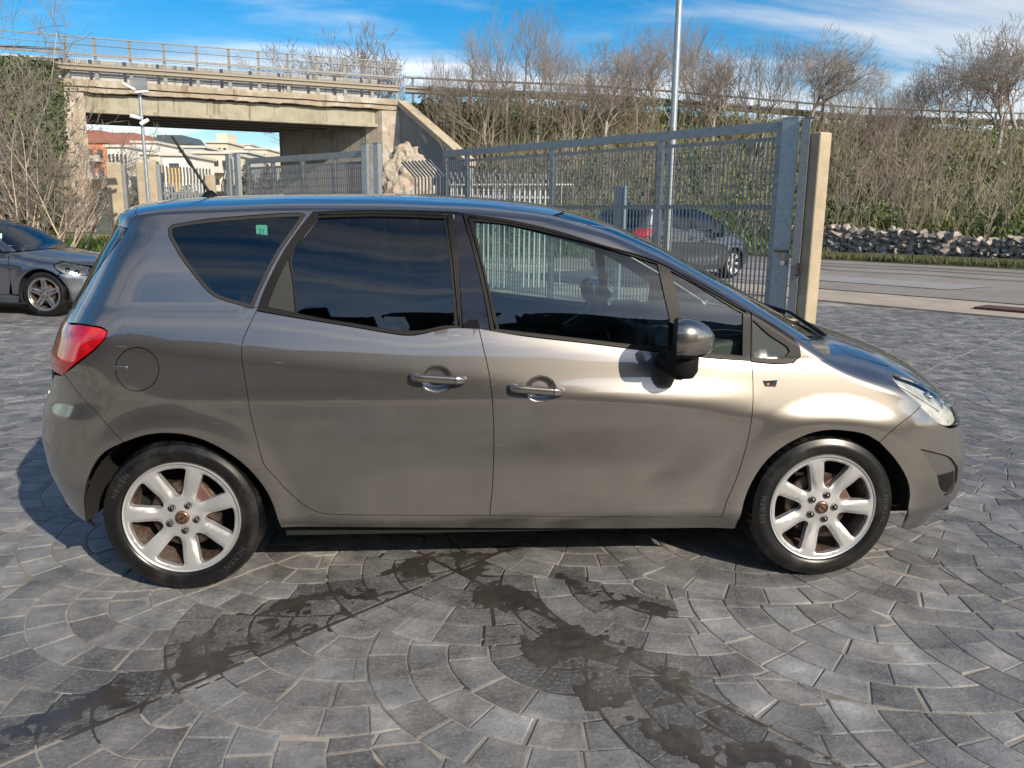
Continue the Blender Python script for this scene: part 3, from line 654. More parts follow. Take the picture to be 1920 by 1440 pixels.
sw.lathe([(.001, .02), (.06, .015), (.075, -.01), (.04, -.04), (.03, -.2)], 16, 'Z', (0, 0, 0)); n0 = len(sw.V)-16*5
for i in range(n0, len(sw.V)): sw.V[i] = tuple(swm @ Vector(sw.V[i]))
sw.build('steering_wheel', mat('steering_leather', (.04, .04, .042), .32), car, True)
hn = MB(); hn.tube([(1.60, 1.71, .93), (1.66, 1.70, .925), (1.70, 1.715, .93)], [.008, .01, .006], 6); hn.build('inner_door_handle', CHROME, car, True)
rm = MB(); rm.box((1.93, HALF, 1.37), (.03, .24, .07), Matrix.Rotation(R_(15), 3, 'Y')); rm.tube([(1.95, HALF, 1.38), (2.0, HALF, 1.42)], .008, 6); bevel(rm.build('rear_view_mirror', BLACKP, car), .012)
body.panel('headlining', 'top', [(-.05, .52), (1.45, .53), (1.50, .3), (1.51, 0), (1.50, -.3), (1.45, -.53), (-.05, -.52)], (), mat('headlining', (.42, .42, .40), .9), h=.1, step=.08, gap=0, off=-.03, skirt=0)

# ---- outside handles
def handle(pts, name='door_handle'):
    (xa, za), (xb, zb_) = pts; n = 22; V = []; Fc = []; k = 14
    for i in range(n+1):
        t = i/n; x = xa+(xb-xa)*t; zc = za+(zb_-za)*t; surf = HALF-float(shell.low(zc)+shell.green(zc-belt(x)))
        outw = .030*sup(np.array(min(t, 1-t)*4.0), 2.0).item()+.004
        rz = (.0155 if t < .9 else .0145)*sup(np.array(min(t, 1-t)*12+.12), 2.0).item(); ry = .010
        for j in range(k):
            a = 2*math.pi*j/k; cz, cy = math.cos(a), math.sin(a)
            V.append((x, surf-outw-.012*0+ry*math.copysign(abs(cy)**.6, cy), zc+rz*math.copysign(abs(cz)**.7, cz)))
    for i in range(n):
        for j in range(k): Fc.append((i*k+j, i*k+(j+1) % k, (i+1)*k+(j+1) % k, (i+1)*k+j))
    Fc += [tuple(range(k))[::-1], tuple(n*k+j for j in range(k))]
    o = mesh_obj(name, V, [f[::-1] for f in Fc], PAINT, None, True)
    q = MB(); q.box((xa+(xb-xa)*.09, surf-.012, za-.001), (.03, .03, .026)); q.box((xa+(xb-xa)*.88, surf-.012, zb_), (.045, .03, .028)); bevel(q.build('handle_mount', PAINT, o, True), .006)
    cutx = xa+(xb-xa)*.80; c = MB(); c.box((cutx, surf-.035, za+(zb_-za)*.8), (.0016, .026, .033)); c.build('handle_seam', RUBBER, o)
    return o
h1 = handle([(.918, .898), (1.140, .883)]); h1.parent = rd[0]
h2 = handle([(1.303, .853), (1.526, .834)]); h2.parent = fd[0]
# ---- mirrors
def side_mirror(sgn):
    V = []; Fc = []; k = 28
    secs = [(1.918, .062, .066, 0), (1.93, .088, .076, 0), (1.965, .098, .080, 0), (2.0, .095, .076, -.003), (2.035, .083, .064, -.008), (2.06, .066, .050, -.012), (2.08, .042, .031, -.016), (2.09, .018, .014, -.018), (2.092, .001, .001, -.018)]
    for x, ry, rz, dz in secs:
        for j in range(k):
            a = 2*math.pi*j/k; c, s_ = math.cos(a), math.sin(a); e = .75
            V.append((x+.035*(s_*0)+(.02*c if x < 1.94 else 0), -.125+ry*math.copysign(abs(c)**e, c)+ (x-1.93)*.25, 1.066+dz+rz*math.copysign(abs(s_)**e, s_)))
    n = len(secs)
    for i in range(n-1):
        for j in range(k): Fc.append((i*k+j, (i+1)*k+j, (i+1)*k+(j+1) % k, i*k+(j+1) % k))
    if sgn < 0: V = [(a, 2*HALF-b, c) for a, b, c in V]; Fc = [f[::-1] for f in Fc]
    o = mesh_obj('door_mirror', V, Fc, None, car, True, mats=[PAINT, BLACKP])
    me = o.data
    for p in me.polygons:
        if p.center.z < 1.012 or p.center.x < 1.935: p.material_index = 1
    f_ = lambda y: y if sgn > 0 else 2*HALF-y
    q = MB(); q.tube([(1.935, f_(.03), .955), (1.955, f_(-.03), .950), (1.972, f_(-.075), .945)], [.045, .05, .055], 14); q.lathe([(.058, 1.01), (.062, .98), (.060, .93), (.045, .905), (.001, .90)], 20, 'Z', (1.975, f_(-.075), 0))
    q.build('mirror_foot', BLACKP, o, True, sharp=60)
    g = MB(); g.box((1.921, f_(-.125), 1.066), (.004, .15, .11)); bevel(g.build('mirror_glass', CHROME, o), .001)
    return o
side_mirror(1); side_mirror(-1)
# ---- aerial
XA = atY(394, 362, HALF).x; an = MB(); an.lathe([(.045, 0), (.040, .012), (.022, .03), (.010, .04)], 20, 'Z', (XA, HALF, ZT(XA, 0)-.006)); zr = ZT(XA, 0)+.03; a_tip, a_mid = atY(322, 255, HALF), atY(356, 306, HALF)
an.tube([(XA, HALF, zr-.01), a_mid.lerp(Vector((XA, HALF, zr)), .15)], [.007, .006], 8); an.tube([a_mid.lerp(Vector((XA, HALF, zr)), .18), a_mid, a_tip.lerp(a_mid, .5), a_tip], [.005, .010, .006, .005], 8); an.build('aerial', BLACKP, car, True, sharp=50)
# ---- head lamps: clear cover over a bright bowl with projector and indicator
LENS = glass_mat('lamp_lens', (.97, .98, .97)); LENS.node_tree.nodes['Fresnel'].inputs['IOR'].default_value = 1.4; REFL = mat('lamp_reflector', (.62, .64, .64), .22, .85, var=(30, (.3, .32, .33), .5)); LGREY = mat('lamp_bezel', (.60, .61, .61), .3, .25, var=(14, (.24, .25, .26), .95))
hl_loop = lamp_low+lamp_end+lamp_top
hl_p = body.panel('headlamp', 'side', hl_loop, (), LENS, corner=22, h=.018, step=.012, gap=.002, off=.002, fine=[(2.8, 3.6, .5, 1, .010)], sides=(1, -1), skirt=.006)
hb = body.panel('lamp_bowl', 'side', hl_loop, (), LGREY, corner=22, h=.02, step=.014, gap=.003, off=-.019, sides=(1, -1), skirt=0)
for o_, p_ in zip(hb, hl_p): o_.parent = p_
for sgn, o_ in ((1, hl_p[0]), (-1, hl_p[1])):
    for (x, z, r, mt) in ((3.20, .752, .034, REFL), (3.12, .785, .024, REFL), (3.27, .722, .024, REFL)):
        Pq, Nq = shell.lift('side', np.array([(x, z)])); Pq = Pq[0]-Nq[0]*.026; dn = Vector((Nq[0][0]+.35, -Nq[0][1], Nq[0][2]*.3)).normalized(); y = HALF-Pq[1]
        if sgn < 0: y = 2*HALF-y; dn.y = -dn.y
        x, z = float(Pq[0]), float(Pq[2]); er = Vector((0, -1, 0)).rotation_difference(dn).to_euler()
        q = MB(); q.lathe([(r, -.022), (r*1.02, -.012), (r*.92, -.004), (r*.7, .012), (r*.3, .02), (.001, .022)], 24, 'Y'); 
        ob = q.build('lamp_reflector', mt, o_, True, sharp=50); ob.location = (x, y, z); ob.rotation_euler = er
        q = MB(); q.lathe([(.001, -.03), (r*.35, -.026), (r*.5, -.012), (r*.52, .0)], 20, 'Y'); ob = q.build('lamp_projector', LENS if r > .05 else CHROME, o_, True, sharp=60); ob.location = (x, y, z); ob.rotation_euler = er
    st = [(2.95, .85), (3.02, .81), (3.10, .762), (3.17, .72)]
    P_, N_ = shell.lift('side', catmull(st, .02, False)); W = body.world(P_-N_*.016)
    if sgn < 0: W[:, 1] = 2*HALF-W[:, 1]
    q = MB(); q.tube(W, .004, 6); q.build('lamp_trim_strip', LGREY, o_, True)
# tail lamp inner facets
for sgn in (1, -1):
    for x, z, r in ((-.38, 1.0, .05), (-.33, .955, .035), (-.42, .935, .035)):
        pass
# side badge: small chromed trapezoid frame
bx, bz = body.px(1444, 718.5); by = HALF-float(shell.S(bx, bz))
q = MB(); w, h = .028, .0145
poly = [(-w, by-.004, h*.8), (w, by-.004, h), (w*.82, by-.004, -h), (-w*.82, by-.004, -h*.9)]
q.prism([(bx+a, b, bz+c) for a, b, c in poly], (0, 0, 0), (0, .006, 0)); bo = q.build('side_badge', CHROME, car)
q = MB(); q.box((bx-.004, by-.0046, bz+.001), (.030, .001, .012)); q.build('badge_inlay', mat('badge_inlay', (.06, .07, .09), .1, .5), bo)
q = MB(); q.box((bx-.010, by-.0054, bz-.002), (.010, .001, .007)); q.build('badge_amber', mat('badge_amber', (.7, .28, .04), .3), bo)
# green round-cornered window sticker reading 21 behind the quarter glass
STK = mat('sticker_green', (.05, .26, .19), .5); sx_, sz_ = body.px(491, 434); sy = HALF-float(shell.S(sx_, sz_))
q = MB(); rr = .006; w = .0215; pts = []
for cx_, cz_, a0 in ((w-rr, w*1.15-rr, 0), (-w+rr, w*1.15-rr, 90), (-w+rr, -w*1.15+rr, 180), (w-rr, -w*1.15+rr, 270)):
    for k in range(5): a = R_(a0+22.5*k); pts.append((sx_+cx_+rr*math.cos(a), sy-.001, sz_+cz_+rr*math.sin(a)))
q.prism(pts, (0, 0, 0), (0, .0006, 0)); so = q.build('window_sticker', STK, car); 
def text_mesh(txt, size, name, mt, parent, loc, rot, ext=.0004, align='CENTER'):
    cu = bpy.data.curves.new(name, 'FONT'); cu.body = txt; cu.size = size; cu.extrude = ext; cu.align_x = align; cu.align_y = 'CENTER'
    ot = bpy.data.objects.new(name, cu); COL.objects.link(ot); dg = bpy.context.evaluated_depsgraph_get(); me = bpy.data.meshes.new_from_object(ot.evaluated_get(dg))
    bpy.data.objects.remove(ot); o = bpy.data.objects.new(name, me); me.materials.clear(); me.materials.append(mt); COL.objects.link(o); o.location = loc; o.rotation_euler = rot; o.parent = parent; return o
text_mesh('21', .026, 'sticker_print', mat('sticker_ink', (.015, .06, .10), .5), so, (sx_, sy-.0018, sz_), (R_(90), 0, 0))
# ------------------------------------------------------------------ wheels
ALLOY = mat('worn_alloy', (.46, .47, .48), .42, .55, coat=.4, var=(14, (.42, .42, .42), .5)); BARREL = mat('brown_wheel_barrel', (.085, .045, .032), .18, .35, coat=.8, var=(18, (.30, .27, .25), .5)); TYRE = None
def tyre_mat():
    M = mat('tyre_rubber', (.016, .016, .017), .42, 0, .45); nt = M.node_tree; b = nt.nodes['Principled BSDF']; N, L = nt.nodes, nt.links
    tc = N.new('ShaderNodeTexCoord'); n = N.new('ShaderNodeTexNoise'); n.inputs['Scale'].default_value = 7; n.inputs['Detail'].default_value = 8; n.inputs['Roughness'].default_value = .7; L.new(tc.outputs['Object'], n.inputs['Vector'])
    mr = N.new('ShaderNodeMapRange'); mr.inputs['From Min'].default_value = .50; mr.inputs['From Max'].default_value = .74; mr.inputs['To Max'].default_value = .32; L.new(n.outputs[0], mr.inputs['Value'])
    mx = N.new('ShaderNodeMix'); mx.data_type = 'RGBA'; mx.inputs[6].default_value = (.006, .006, .0065, 1); mx.inputs[7].default_value = (.085, .085, .083, 1); L.new(mr.outputs[0], mx.inputs[0]); L.new(mx.outputs[2], b.inputs['Base Color'])
    m2 = N.new('ShaderNodeMapRange'); m2.inputs['To Min'].default_value = .30; m2.inputs['To Max'].default_value = .75; L.new(mr.outputs[0], m2.inputs['Value']); L.new(m2.outputs[0], b.inputs['Roughness'])
    return M
TYRE = tyre_mat(); DISC = mat('brake_disc', (.09, .075, .07), .4, .7, var=(20, (.07, .035, .025), .8)); BOLT = mat('wheel_bolt', (.07, .07, .072), .3, .8); COPPER = mat('tarnished_copper_cap', (.22, .13, .095), .35, .7)
def rim_height(r, th, nsp, hole0, lip):
    """outboard face height (towards the viewer = larger); dished, spokes crowned"""
    hgt = .010*np.exp(-(r/.05)**2)-.004+.016*sstep(.06, .20, r)
    ph = ((th-hole0)/(2*math.pi/nsp)+.5) % 1-.5          # 0 in the middle of a hole
    edge = 1-sstep(.20, .42, np.abs(ph)); hgt = hgt-.012*edge*sstep(.075, .12, r)*(1-sstep(.195, .212, r))
    ridge = sstep(.30, .5, np.abs(ph)); hgt = hgt-.004*(1-np.abs(np.abs(ph)-.5)*2)*ridge*0
    return hgt
def chart_face(name, outer, holes, hf, mt, depth, parent=None, h=.012):
    v2, F_ = tri2d(outer, holes, h); e = .0008
    def H(x, z): return hf(np.hypot(x, z), np.arctan2(z, x))
    y = H(v2[:, 0], v2[:, 1]); gx = (H(v2[:, 0]+e, v2[:, 1])-H(v2[:, 0]-e, v2[:, 1]))/(2*e); gz = (H(v2[:, 0], v2[:, 1]+e)-H(v2[:, 0], v2[:, 1]-e))/(2*e)
    P = np.stack([v2[:, 0], -y, v2[:, 1]], 1); Nn = np.stack([-gx, -np.ones_like(y), -gz], 1); Nn /= np.linalg.norm(Nn, axis=1)[:, None]
    V = [tuple(p) for p in P]; NV = [tuple(n) for n in Nn]; Fl = [tuple(f) for f in F_]; be = boundary_edges(F_); idx = {}; acc = {}
    for a, b in be:
        for q in (a, b):
            if q not in idx:
                idx[q] = len(V); r0 = math.hypot(*v2[q]); s_ = 1.0
                V.append(V[q]); V.append((V[q][0]*s_, V[q][1]+depth, V[q][2]*s_)); NV.append(None); NV.append(None); acc[q] = np.zeros(3)
        d = P[b]-P[a]; nn = np.array([d[2], 0, -d[0]]); nn /= np.linalg.norm(nn)+1e-12; acc[a] += nn; acc[b] += nn
        i, j = idx[a], idx[b]; Fl.append((j, i, i+1, j+1))
    for q, i in idx.items():
        c = acc[q]/(np.linalg.norm(acc[q])+1e-12); NV[i] = NV[i+1] = tuple(c)
    return mesh_obj(name, V, Fl, mt, parent, True, NV)
def circ(r, n, cx_=0, cz_=0): return np.array([(cx_+r*math.cos(2*math.pi*k/n), cz_+r*math.sin(2*math.pi*k/n)) for k in range(n)])
def make_wheel(root, x, y, z, hole0, bolt0, nsp=7, R=.2205, Rt=.316, width=.215, style='teardrop', mt=None, text=None, name='wheel', tscale=1.0, cap=None, hub=None):
    mt = mt or ALLOY; holes = []
    for k in range(nsp):
        a = hole0+2*math.pi*k/nsp
        if style == 'teardrop':
            pts = [(.086, 0), (.091, .012), (.108, .0215), (.135, .033), (.165, .045), (.190, .055), (.200, .053), (.2055, .030), (.207, 0)]
            pts = pts+[(r, -w) for r, w in pts[-2:0:-1]]
        else:   # wide openings leaving split star spokes
            pts = [(.065, 0), (.085, .012), (.13, .050), (.168, .088), (.186, .080), (.193, .05), (.200, 0)]
            pts = pts+[(r, -w) for r, w in pts[-2:0:-1]]
        sc = R/.2205
        holes.append(catmull([(sc*(r*math.cos(a)-w*math.sin(a)), sc*(r*math.sin(a)+w*math.cos(a))) for r, w in pts], .006, True, 60))
    if style == 'star':
        for k in range(nsp):
            a = hole0+2*math.pi*(k+.5)/nsp; sc = R/.2205
            pts = [(.085, .004), (.13, .006), (.175, .010), (.186, .007), (.186, -.007), (.175, -.010), (.13, -.006), (.085, -.004)]
            holes.append(np.array([(sc*(r*math.cos(a)-w*math.sin(a)), sc*(r*math.sin(a)+w*math.cos(a))) for r, w in pts]))
    w = chart_face(name, circ(R, 120), holes, lambda r, t: rim_height(r*.2205/R, t, nsp, hole0, 0), mt, .030)
    w.parent = root; w.location = (x, y, z)
    # rolled rim flange and barrel
    q = MB(); q.lathe([(R-.001, -.006), (R+.003, -.014), (R+.0085, -.016), (R+.012, -.011), (R+.012, .0), (R+.004, .012)], 120, 'Y'); q.build('rim_flange', mt, w, True, sharp=60)
    q = MB(); q.lathe([(R-.006, -.004), (R-.012, .006), (R-.016, .03), (R-.024, .05), (R-.028, width*.9)], 96, 'Y'); q.build('rim_barrel', BARREL, w, True, sharp=60)
    # tyre
    ro = Rt; W_ = width
    prof = [(R+.006, .004), (R+.010, -.010), (R+.022, -.0185), (R+.040, -.0225), (R+.055, -.0215), (R+.066, -.017), (ro-.018, -.010), (ro-.0135, -.0085), (ro-.0125, -.004), (ro-.006, .006), (ro-.002, .018), (ro, .034)]
    groove = lambda c: [(ro, c-.006), (ro-.007, c-.005), (ro-.007, c+.005), (ro, c+.006)]
    prof += groove(.062)+groove(.100)+groove(.138)+[(ro, W_-.040), (ro-.006, W_-.02), (ro-.02, W_-.003), (R+.05, W_+.006), (R+.006, W_-.02)]
    n = 240; V = []; Fc = []; m_ = len(prof)
    for k in range(n):
        a = 2*math.pi*k/n
        for i, (r, h_) in enumerate(prof):
            cut = .0055 if (k % 5 == 0 and 9 <= i <= 11) or (k % 5 == 0 and i in (m_-5, m_-4)) else 0
            r2 = r-cut; V.append((r2*math.cos(a), h_, r2*math.sin(a)))
    for k in range(n):
        k2 = (k+1) % n
        for i in range(m_-1): Fc.append((k*m_+i, k2*m_+i, k2*m_+i+1, k*m_+i+1))
    to = mesh_obj('tyre', V, Fc, TYRE, w, True); to.data.set_sharp_from_angle(angle=R_(48)); to.location = (0, 0, 0)
    # flat spot where it carries the load
    for v in to.data.vertices:
        if v.co.z < -(z-.002): v.co.z = -(z-.002)
    q = MB(); q.lathe([(.05, .045), (.135, .045), (.14, .05), (.14, .065), (.05, .07)], 48, 'Y'); q.build('brake_disc', DISC, w, True, sharp=40)
    q = MB(); q.lathe([(.001, .04), (.07, .04), (.075, .12), (.16, .125), (.19, .13)], 32, 'Y'); q.build('wheel_hub', UNDER, w, True)
    q = MB(); q.box((.10*math.cos(.6), .055, .10*math.sin(.6)), (.07, .05, .14), Matrix.Rotation(-.6, 3, 'Y')); bevel(q.build('brake_caliper', mat_cached('caliper', (.10, .05, .04), .6), w), .01)
    for k in range(5):
        a = bolt0+2*math.pi*k/5; q = MB(); c = (.055*math.cos(a), 0, .055*math.sin(a))
        q.lathe([(.0155, -.004), (.0155, -.0015), (.0115, .006)], 16, 'Y', c); q.build('bolt_socket', UNDER, w, True)
        q = MB(); q.lathe([(.001, -.014), (.007, -.013), (.0095, -.010), (.0098, .0)], 14, 'Y', c); q.build('wheel_bolt', BOLT, w, True, sharp=50)
    q = MB(); q.lathe([(.001, -.0125), (.020, -.012), (.026, -.010), (.0285, -.005), (.029, .004)], 36, 'Y'); co = q.build('centre_cap', cap or COPPER, w, True, sharp=50)
    q = MB()
    if style == 'teardrop':      # ring crossed by a lightning bolt
        q.lathe([(.0205, -.0125), (.0205, -.0145), (.0175, -.0145), (.0175, -.0125)], 36, 'Y')
        bolt = [(-.0255, -.003), (.002, .0035), (-.001, -.0045), (.0255, .003), (-.002, -.0015)]
        bolt = [(-.024, .0045), (.003, .0045), (-.001, -.0015), (.024, -.0045), (-.003, -.0045), (.001, .0015)]
        ca, sa = math.cos(-.9+hole0), math.sin(-.9+hole0)
        q.prism([(a*ca-b*sa, -.0155, a*sa+b*ca) for a, b in bolt], (0, 0, 0), (0, .003, 0))
    else:                        # three-pointed star in a ring
        q.lathe([(.022, -.0125), (.022, -.0145), (.020, -.0145), (.020, -.0125)], 30, 'Y')
        for k in range(3):
            a = math.pi/2+k*2*math.pi/3; q.prism([(.003*math.cos(a+1.57), -.0145, .003*math.sin(a+1.57)), (.021*math.cos(a), -.0145, .021*math.sin(a)), (.003*math.cos(a-1.57), -.0145, .003*math.sin(a-1.57))], (0, 0, 0), (0, .002, 0))
    q.build('cap_emblem', mat_cached('cap_emblem', (.10, .075, .065), .3, .8) if style == 'teardrop' else CHROME, co, True, sharp=40)
    if text:
        for txt, a0, sz in text:
            a = a0
            for ch in txt:
                rr = R+.046; pos = (rr*math.cos(a), -.0235, rr*math.sin(a))
                o = text_mesh(ch, sz, 'tyre_lettering', mat_cached('tyre_letter', (.035, .035, .035), .28), w, pos, (R_(90), 0, 0), ext=.0012)
                o.rotation_euler = (R_(90), -(a-math.pi/2), 0); a -= sz*.80/rr
    return w
_mc = {}
def mat_cached(n, c, r=.5, m_=0.0):
    if n not in _mc: _mc[n] = mat(n, c, r, m_)
    return _mc[n]
TX = [('NEXEN', R_(162), .030), ('N FERA', R_(-35), .026)]
TX = [('NEXEN', R_(158), .030), ('NEXEN', R_(-30), .030)]
make_wheel(car, 0, .045, .315, R_(98), R_(-10), text=TX)
make_wheel(car, 2.644, .045, .315, R_(25), R_(-1), text=[('NEXEN', R_(10), .030), ('NEXEN', R_(190), .030)])
for xx, h0 in ((0, .3), (2.644, 1.1)):
    w = make_wheel(car, xx, 2*HALF-.045, .315, h0, 0); w.rotation_euler = (0, 0, math.pi)
# ------------------------------------------------------------------ ground, paving, road
UD = Vector((.588, -.809, 0)); ND = Vector((.809, .588, 0))       # along the road, away across the road
def ST(s, t, z=0.0): return Vector((s*UD.x+t*ND.x, s*UD.y+t*ND.y, z))
def attr_mat(name, cols, scale, rough=(.55, .85), bumpd=.002, flecks=(.5, .5, .5), fl=.25, nscale=60, tone='tone'):
    """colour from noise times a per-piece tone stored on the mesh"""
    M = bpy.data.materials.new(name); M.use_nodes = True; nt = M.node_tree; N, L = nt.nodes, nt.links; b = N['Principled BSDF']
    ge = N.new('ShaderNodeNewGeometry'); cr, n = noise_mix(nt, b, cols, scale, 9, .72, socket=None, coord='Object', lo=.32, hi=.70); L.new(ge.outputs['Position'], n.inputs['Vector'])
    at = N.new('ShaderNodeAttribute'); at.attribute_name = tone
    mul = N.new('ShaderNodeMix'); mul.data_type = 'RGBA'; mul.blend_type = 'MULTIPLY'; mul.inputs[0].default_value = 1; L.new(cr.outputs[0], mul.inputs[6]); L.new(at.outputs['Color'], mul.inputs[7])
    tc = N.new('ShaderNodeTexCoord'); f = N.new('ShaderNodeTexNoise'); f.inputs['Scale'].default_value = nscale; f.inputs['Detail'].default_value = 7; f.inputs['Roughness'].default_value = .75; L.new(ge.outputs['Position'], f.inputs['Vector'])
    mr = N.new('ShaderNodeMapRange'); mr.inputs['From Min'].default_value = .50; mr.inputs['From Max'].default_value = .66; mr.inputs['To Max'].default_value = fl; L.new(f.outputs[0], mr.inputs['Value'])
    mx = N.new('ShaderNodeMix'); mx.data_type = 'RGBA'; mx.inputs[7].default_value = tuple(flecks)+(1,); L.new(mr.outputs[0], mx.inputs[0]); L.new(mul.outputs[2], mx.inputs[6]); L.new(mx.outputs[2], b.inputs['Base Color'])
    rr = N.new('ShaderNodeMapRange'); rr.inputs['From Min'].default_value = .35; rr.inputs['From Max'].default_value = .65; rr.inputs['To Min'].default_value = rough[0]; rr.inputs['To Max'].default_value = rough[1]; L.new(n.outputs[0], rr.inputs['Value']); L.new(rr.outputs[0], b.inputs['Roughness'])
    bp = N.new('ShaderNodeBump'); bp.inputs['Distance'].default_value = bumpd; bp.inputs['Strength'].default_value = .9
    ad = N.new('ShaderNodeMath'); ad.operation = 'ADD'; L.new(f.outputs[0], ad.inputs[0]); L.new(n.outputs[0], ad.inputs[1]); L.new(ad.outputs[0], bp.inputs['Height']); L.new(bp.outputs[0], b.inputs['Normal'])
    b.inputs['Specular IOR Level'].default_value = .45
    return M
STONE = attr_mat('stamped_slate', [(.066, .068, .072), (.142, .144, .148), (.208, .208, .208), (.35, .345, .33)], 4.2, (.38, .75), .005, (.34, .33, .31), .45, 70)
GROUT = mat('grout_bed', (.40, .37, .32), .85, var=(1.7, (.07, .063, .055), 1.0), bump=(120, .6, .003))
def fbm(x, y, s=1.0, o=0.0, octv=4):
    v = 0; a = .5; f = s
    for _ in range(octv):
        v += a*noise.noise(Vector((x*f+o, y*f-o, o))); a *= .5; f *= 2.1
    return v
# saw-cut joints, from points on the photo
JA0, JA1 = atZ(0, 1435), atZ(880, 1060); JB0, JB1 = atZ(905, 1096), atZ(1590, 1440)
dA = (JA1-JA0).normalized(); dB = (JB1-JB0).normalized()
lines = [(JA0, dA), (JB0, dB), (atZ(0, 640), (atZ(320, 722)-atZ(0, 640)).normalized()), (atZ(1790, 760), (atZ(1920, 786)-atZ(1790, 760)).normalized()), (JA0+dB*-4.9, dA), (JA0+dB*4.9, dA)]
def clip_half(P, p0, n_):
    """keep the side where (p-p0).n >= 0"""
    out = []; k = len(P)
    for i in range(k):
        a, b = P[i], P[(i+1) % k]; da = (a[0]-p0[0])*n_[0]+(a[1]-p0[1])*n_[1]; db = (b[0]-p0[0])*n_[0]+(b[1]-p0[1])*n_[1]
        if da >= 0: out.append(a)
        if (da >= 0) != (db >= 0):
            t = da/(da-db); out.append((a[0]+(b[0]-a[0])*t, a[1]+(b[1]-a[1])*t))
    return out
def parea(P): return .5*sum(P[i][0]*P[(i+1) % len(P)][1]-P[(i+1) % len(P)][0]*P[i][1] for i in range(len(P)))
ANG = R_(-45); ca_, sa_ = math.cos(ANG), math.sin(ANG)     # fan rows: local +v is the open side of every fan
def f2w(u, v): return (u*ca_-v*sa_, u*sa_+v*ca_)
FR_, CW = .70, .140
def in_area(x, y):
    if x*ND.x+y*ND.y > 13.25: return False
    d = math.hypot(x-CX, y-CY)
    if d > 15.5 or y > 12.5: return False
    q = Vector((x-CX, y-CY, -CZ)); z = q.dot(fwv)
    if z < .8: return False
    px = 960+F_PX*q.dot(RV)/z; py = 720-F_PX*q.dot(UV)/z
    mg = 600/z
    return -250-mg < px < 2170+mg and py < 1500+mg*1.2
rs = random.Random(3)
stones = []
rowh = FR_*.5
for j in range(-60, 60):
    for i in range(-30, 30):
        cu = i*2*FR_+(FR_ if j % 2 else 0); cv = j*rowh
        wx, wy = f2w(cu, cv)
        if not (-13 < wx < 17 and -5 < wy < 15): continue
        # next rows cover this one from the +v side
        cover = [(cu-FR_, cv+rowh), (cu+FR_, cv+rowh), (cu, cv+2*rowh)]
        nring = int(round(FR_/CW))
        for k in range(nring):
            r0, r1 = k*CW, (k+1)*CW; rm_ = (r0+r1)/2
            ns = max(3, int(2*math.pi*rm_/.158)) if k else 3
            off = rs.random()*6.28
            for a in range(ns):
                a0 = off+2*math.pi*a/ns+rs.uniform(-.06, .06)*.12/rm_; a1 = off+2*math.pi*(a+1)/ns+rs.uniform(-.06, .06)*.12/rm_
                am = (a0+a1)/2
                if math.sin(am) > .82 and k > 1 and False: continue
                kk = 3 if k < 4 else 2
                ex_ = [a0+(a1-a0)*q/kk for q in range(kk+1)]
                P = [(cu+r1*math.cos(q), cv+r1*math.sin(q)) for q in ex_]+([(cu+r0*math.cos(q), cv+r0*math.sin(q)) for q in ex_[::-1]] if r0 > .01 else [(cu, cv)])
                gx = sum(p[0] for p in P)/len(P); gy = sum(p[1] for p in P)/len(P)
                ok = True
                for cc in cover:
                    dd = math.hypot(gx-cc[0], gy-cc[1])
                    if dd < FR_-.13: ok = False; break
                    if dd < FR_+.15:
                        n_ = ((gx-cc[0])/dd, (gy-cc[1])/dd); P = clip_half(P, (cc[0]+n_[0]*FR_, cc[1]+n_[1]*FR_), n_)
                        if len(P) < 3: ok = False; break
                if not ok or abs(parea(P)) < .0016: continue
                W = [f2w(*p) for p in P]
                # gentle wobble so that no course is perfectly true
                W = [(x+.010*noise.noise(Vector((x*5, y*5, 1.3))), y+.010*noise.noise(Vector((x*5, y*5, 7.7)))) for x, y in W]
                mx = sum(p[0] for p in W)/len(W); my = sum(p[1] for p in W)/len(W)
                if not in_area(mx, my): continue
                parts_ = [W]
                for p0, d_ in lines:
                    n_ = (-d_.y, d_.x); nxt = []
                    for Q in parts_:
                        ds = [(q[0]-p0.x)*n_[0]+(q[1]-p0.y)*n_[1] for q in Q]
                        if min(ds) < .004 and max(ds) > -.004:
                            A_ = clip_half(Q, (p0.x+n_[0]*.006, p0.y+n_[1]*.006), n_); B_ = clip_half(Q, (p0.x-n_[0]*.006, p0.y-n_[1]*.006), (-n_[0], -n_[1]))
                            nxt += [q for q in (A_, B_) if len(q) > 2 and abs(parea(q)) > .0008]
                        else: nxt.append(Q)
                    parts_ = nxt
                stones += parts_
def stone_geo(P):
    if parea(P) < 0: P = P[::-1]
    a = np.array(P)
    # drop tiny edges
    keep = [i for i in range(len(a)) if np.linalg.norm(a[i]-a[i-1]) > .008]
    if len(keep) < 3: return None
    a = a[keep]; c = a.mean(0); z0 = rs.uniform(-.0008, .0008); tx, ty = rs.uniform(-.005, .005), rs.uniform(-.005, .005)
    r1 = inset_loop(a, .0024+rs.random()*.0018); r2 = inset_loop(a, .0085)
    if abs(parea([tuple(q) for q in r2])) < .0005: return None
    n = len(a); V = []
    for q in r1: V.append((q[0], q[1], -.012))
    for q in r1: V.append((q[0], q[1], z0-.0019+(q[0]-c[0])*tx+(q[1]-c[1])*ty))
    for q in r2: V.append((q[0], q[1], z0+(q[0]-c[0])*tx+(q[1]-c[1])*ty+rs.uniform(-.0006, .0006)))
    F = [tuple(2*n+i for i in range(n))]
    for i in range(n):
        j = (i+1) % n; F.append((i, j, n+j, n+i)); F.append((n+i, n+j, 2*n+j, 2*n+i))
    return V, F
def seg_d(x, y, a, b):
    dx, dy = b[0]-a[0], b[1]-a[1]; t = max(0, min(1, ((x-a[0])*dx+(y-a[1])*dy)/(dx*dx+dy*dy))); return math.hypot(x-a[0]-dx*t, y-a[1]-dy*t), t
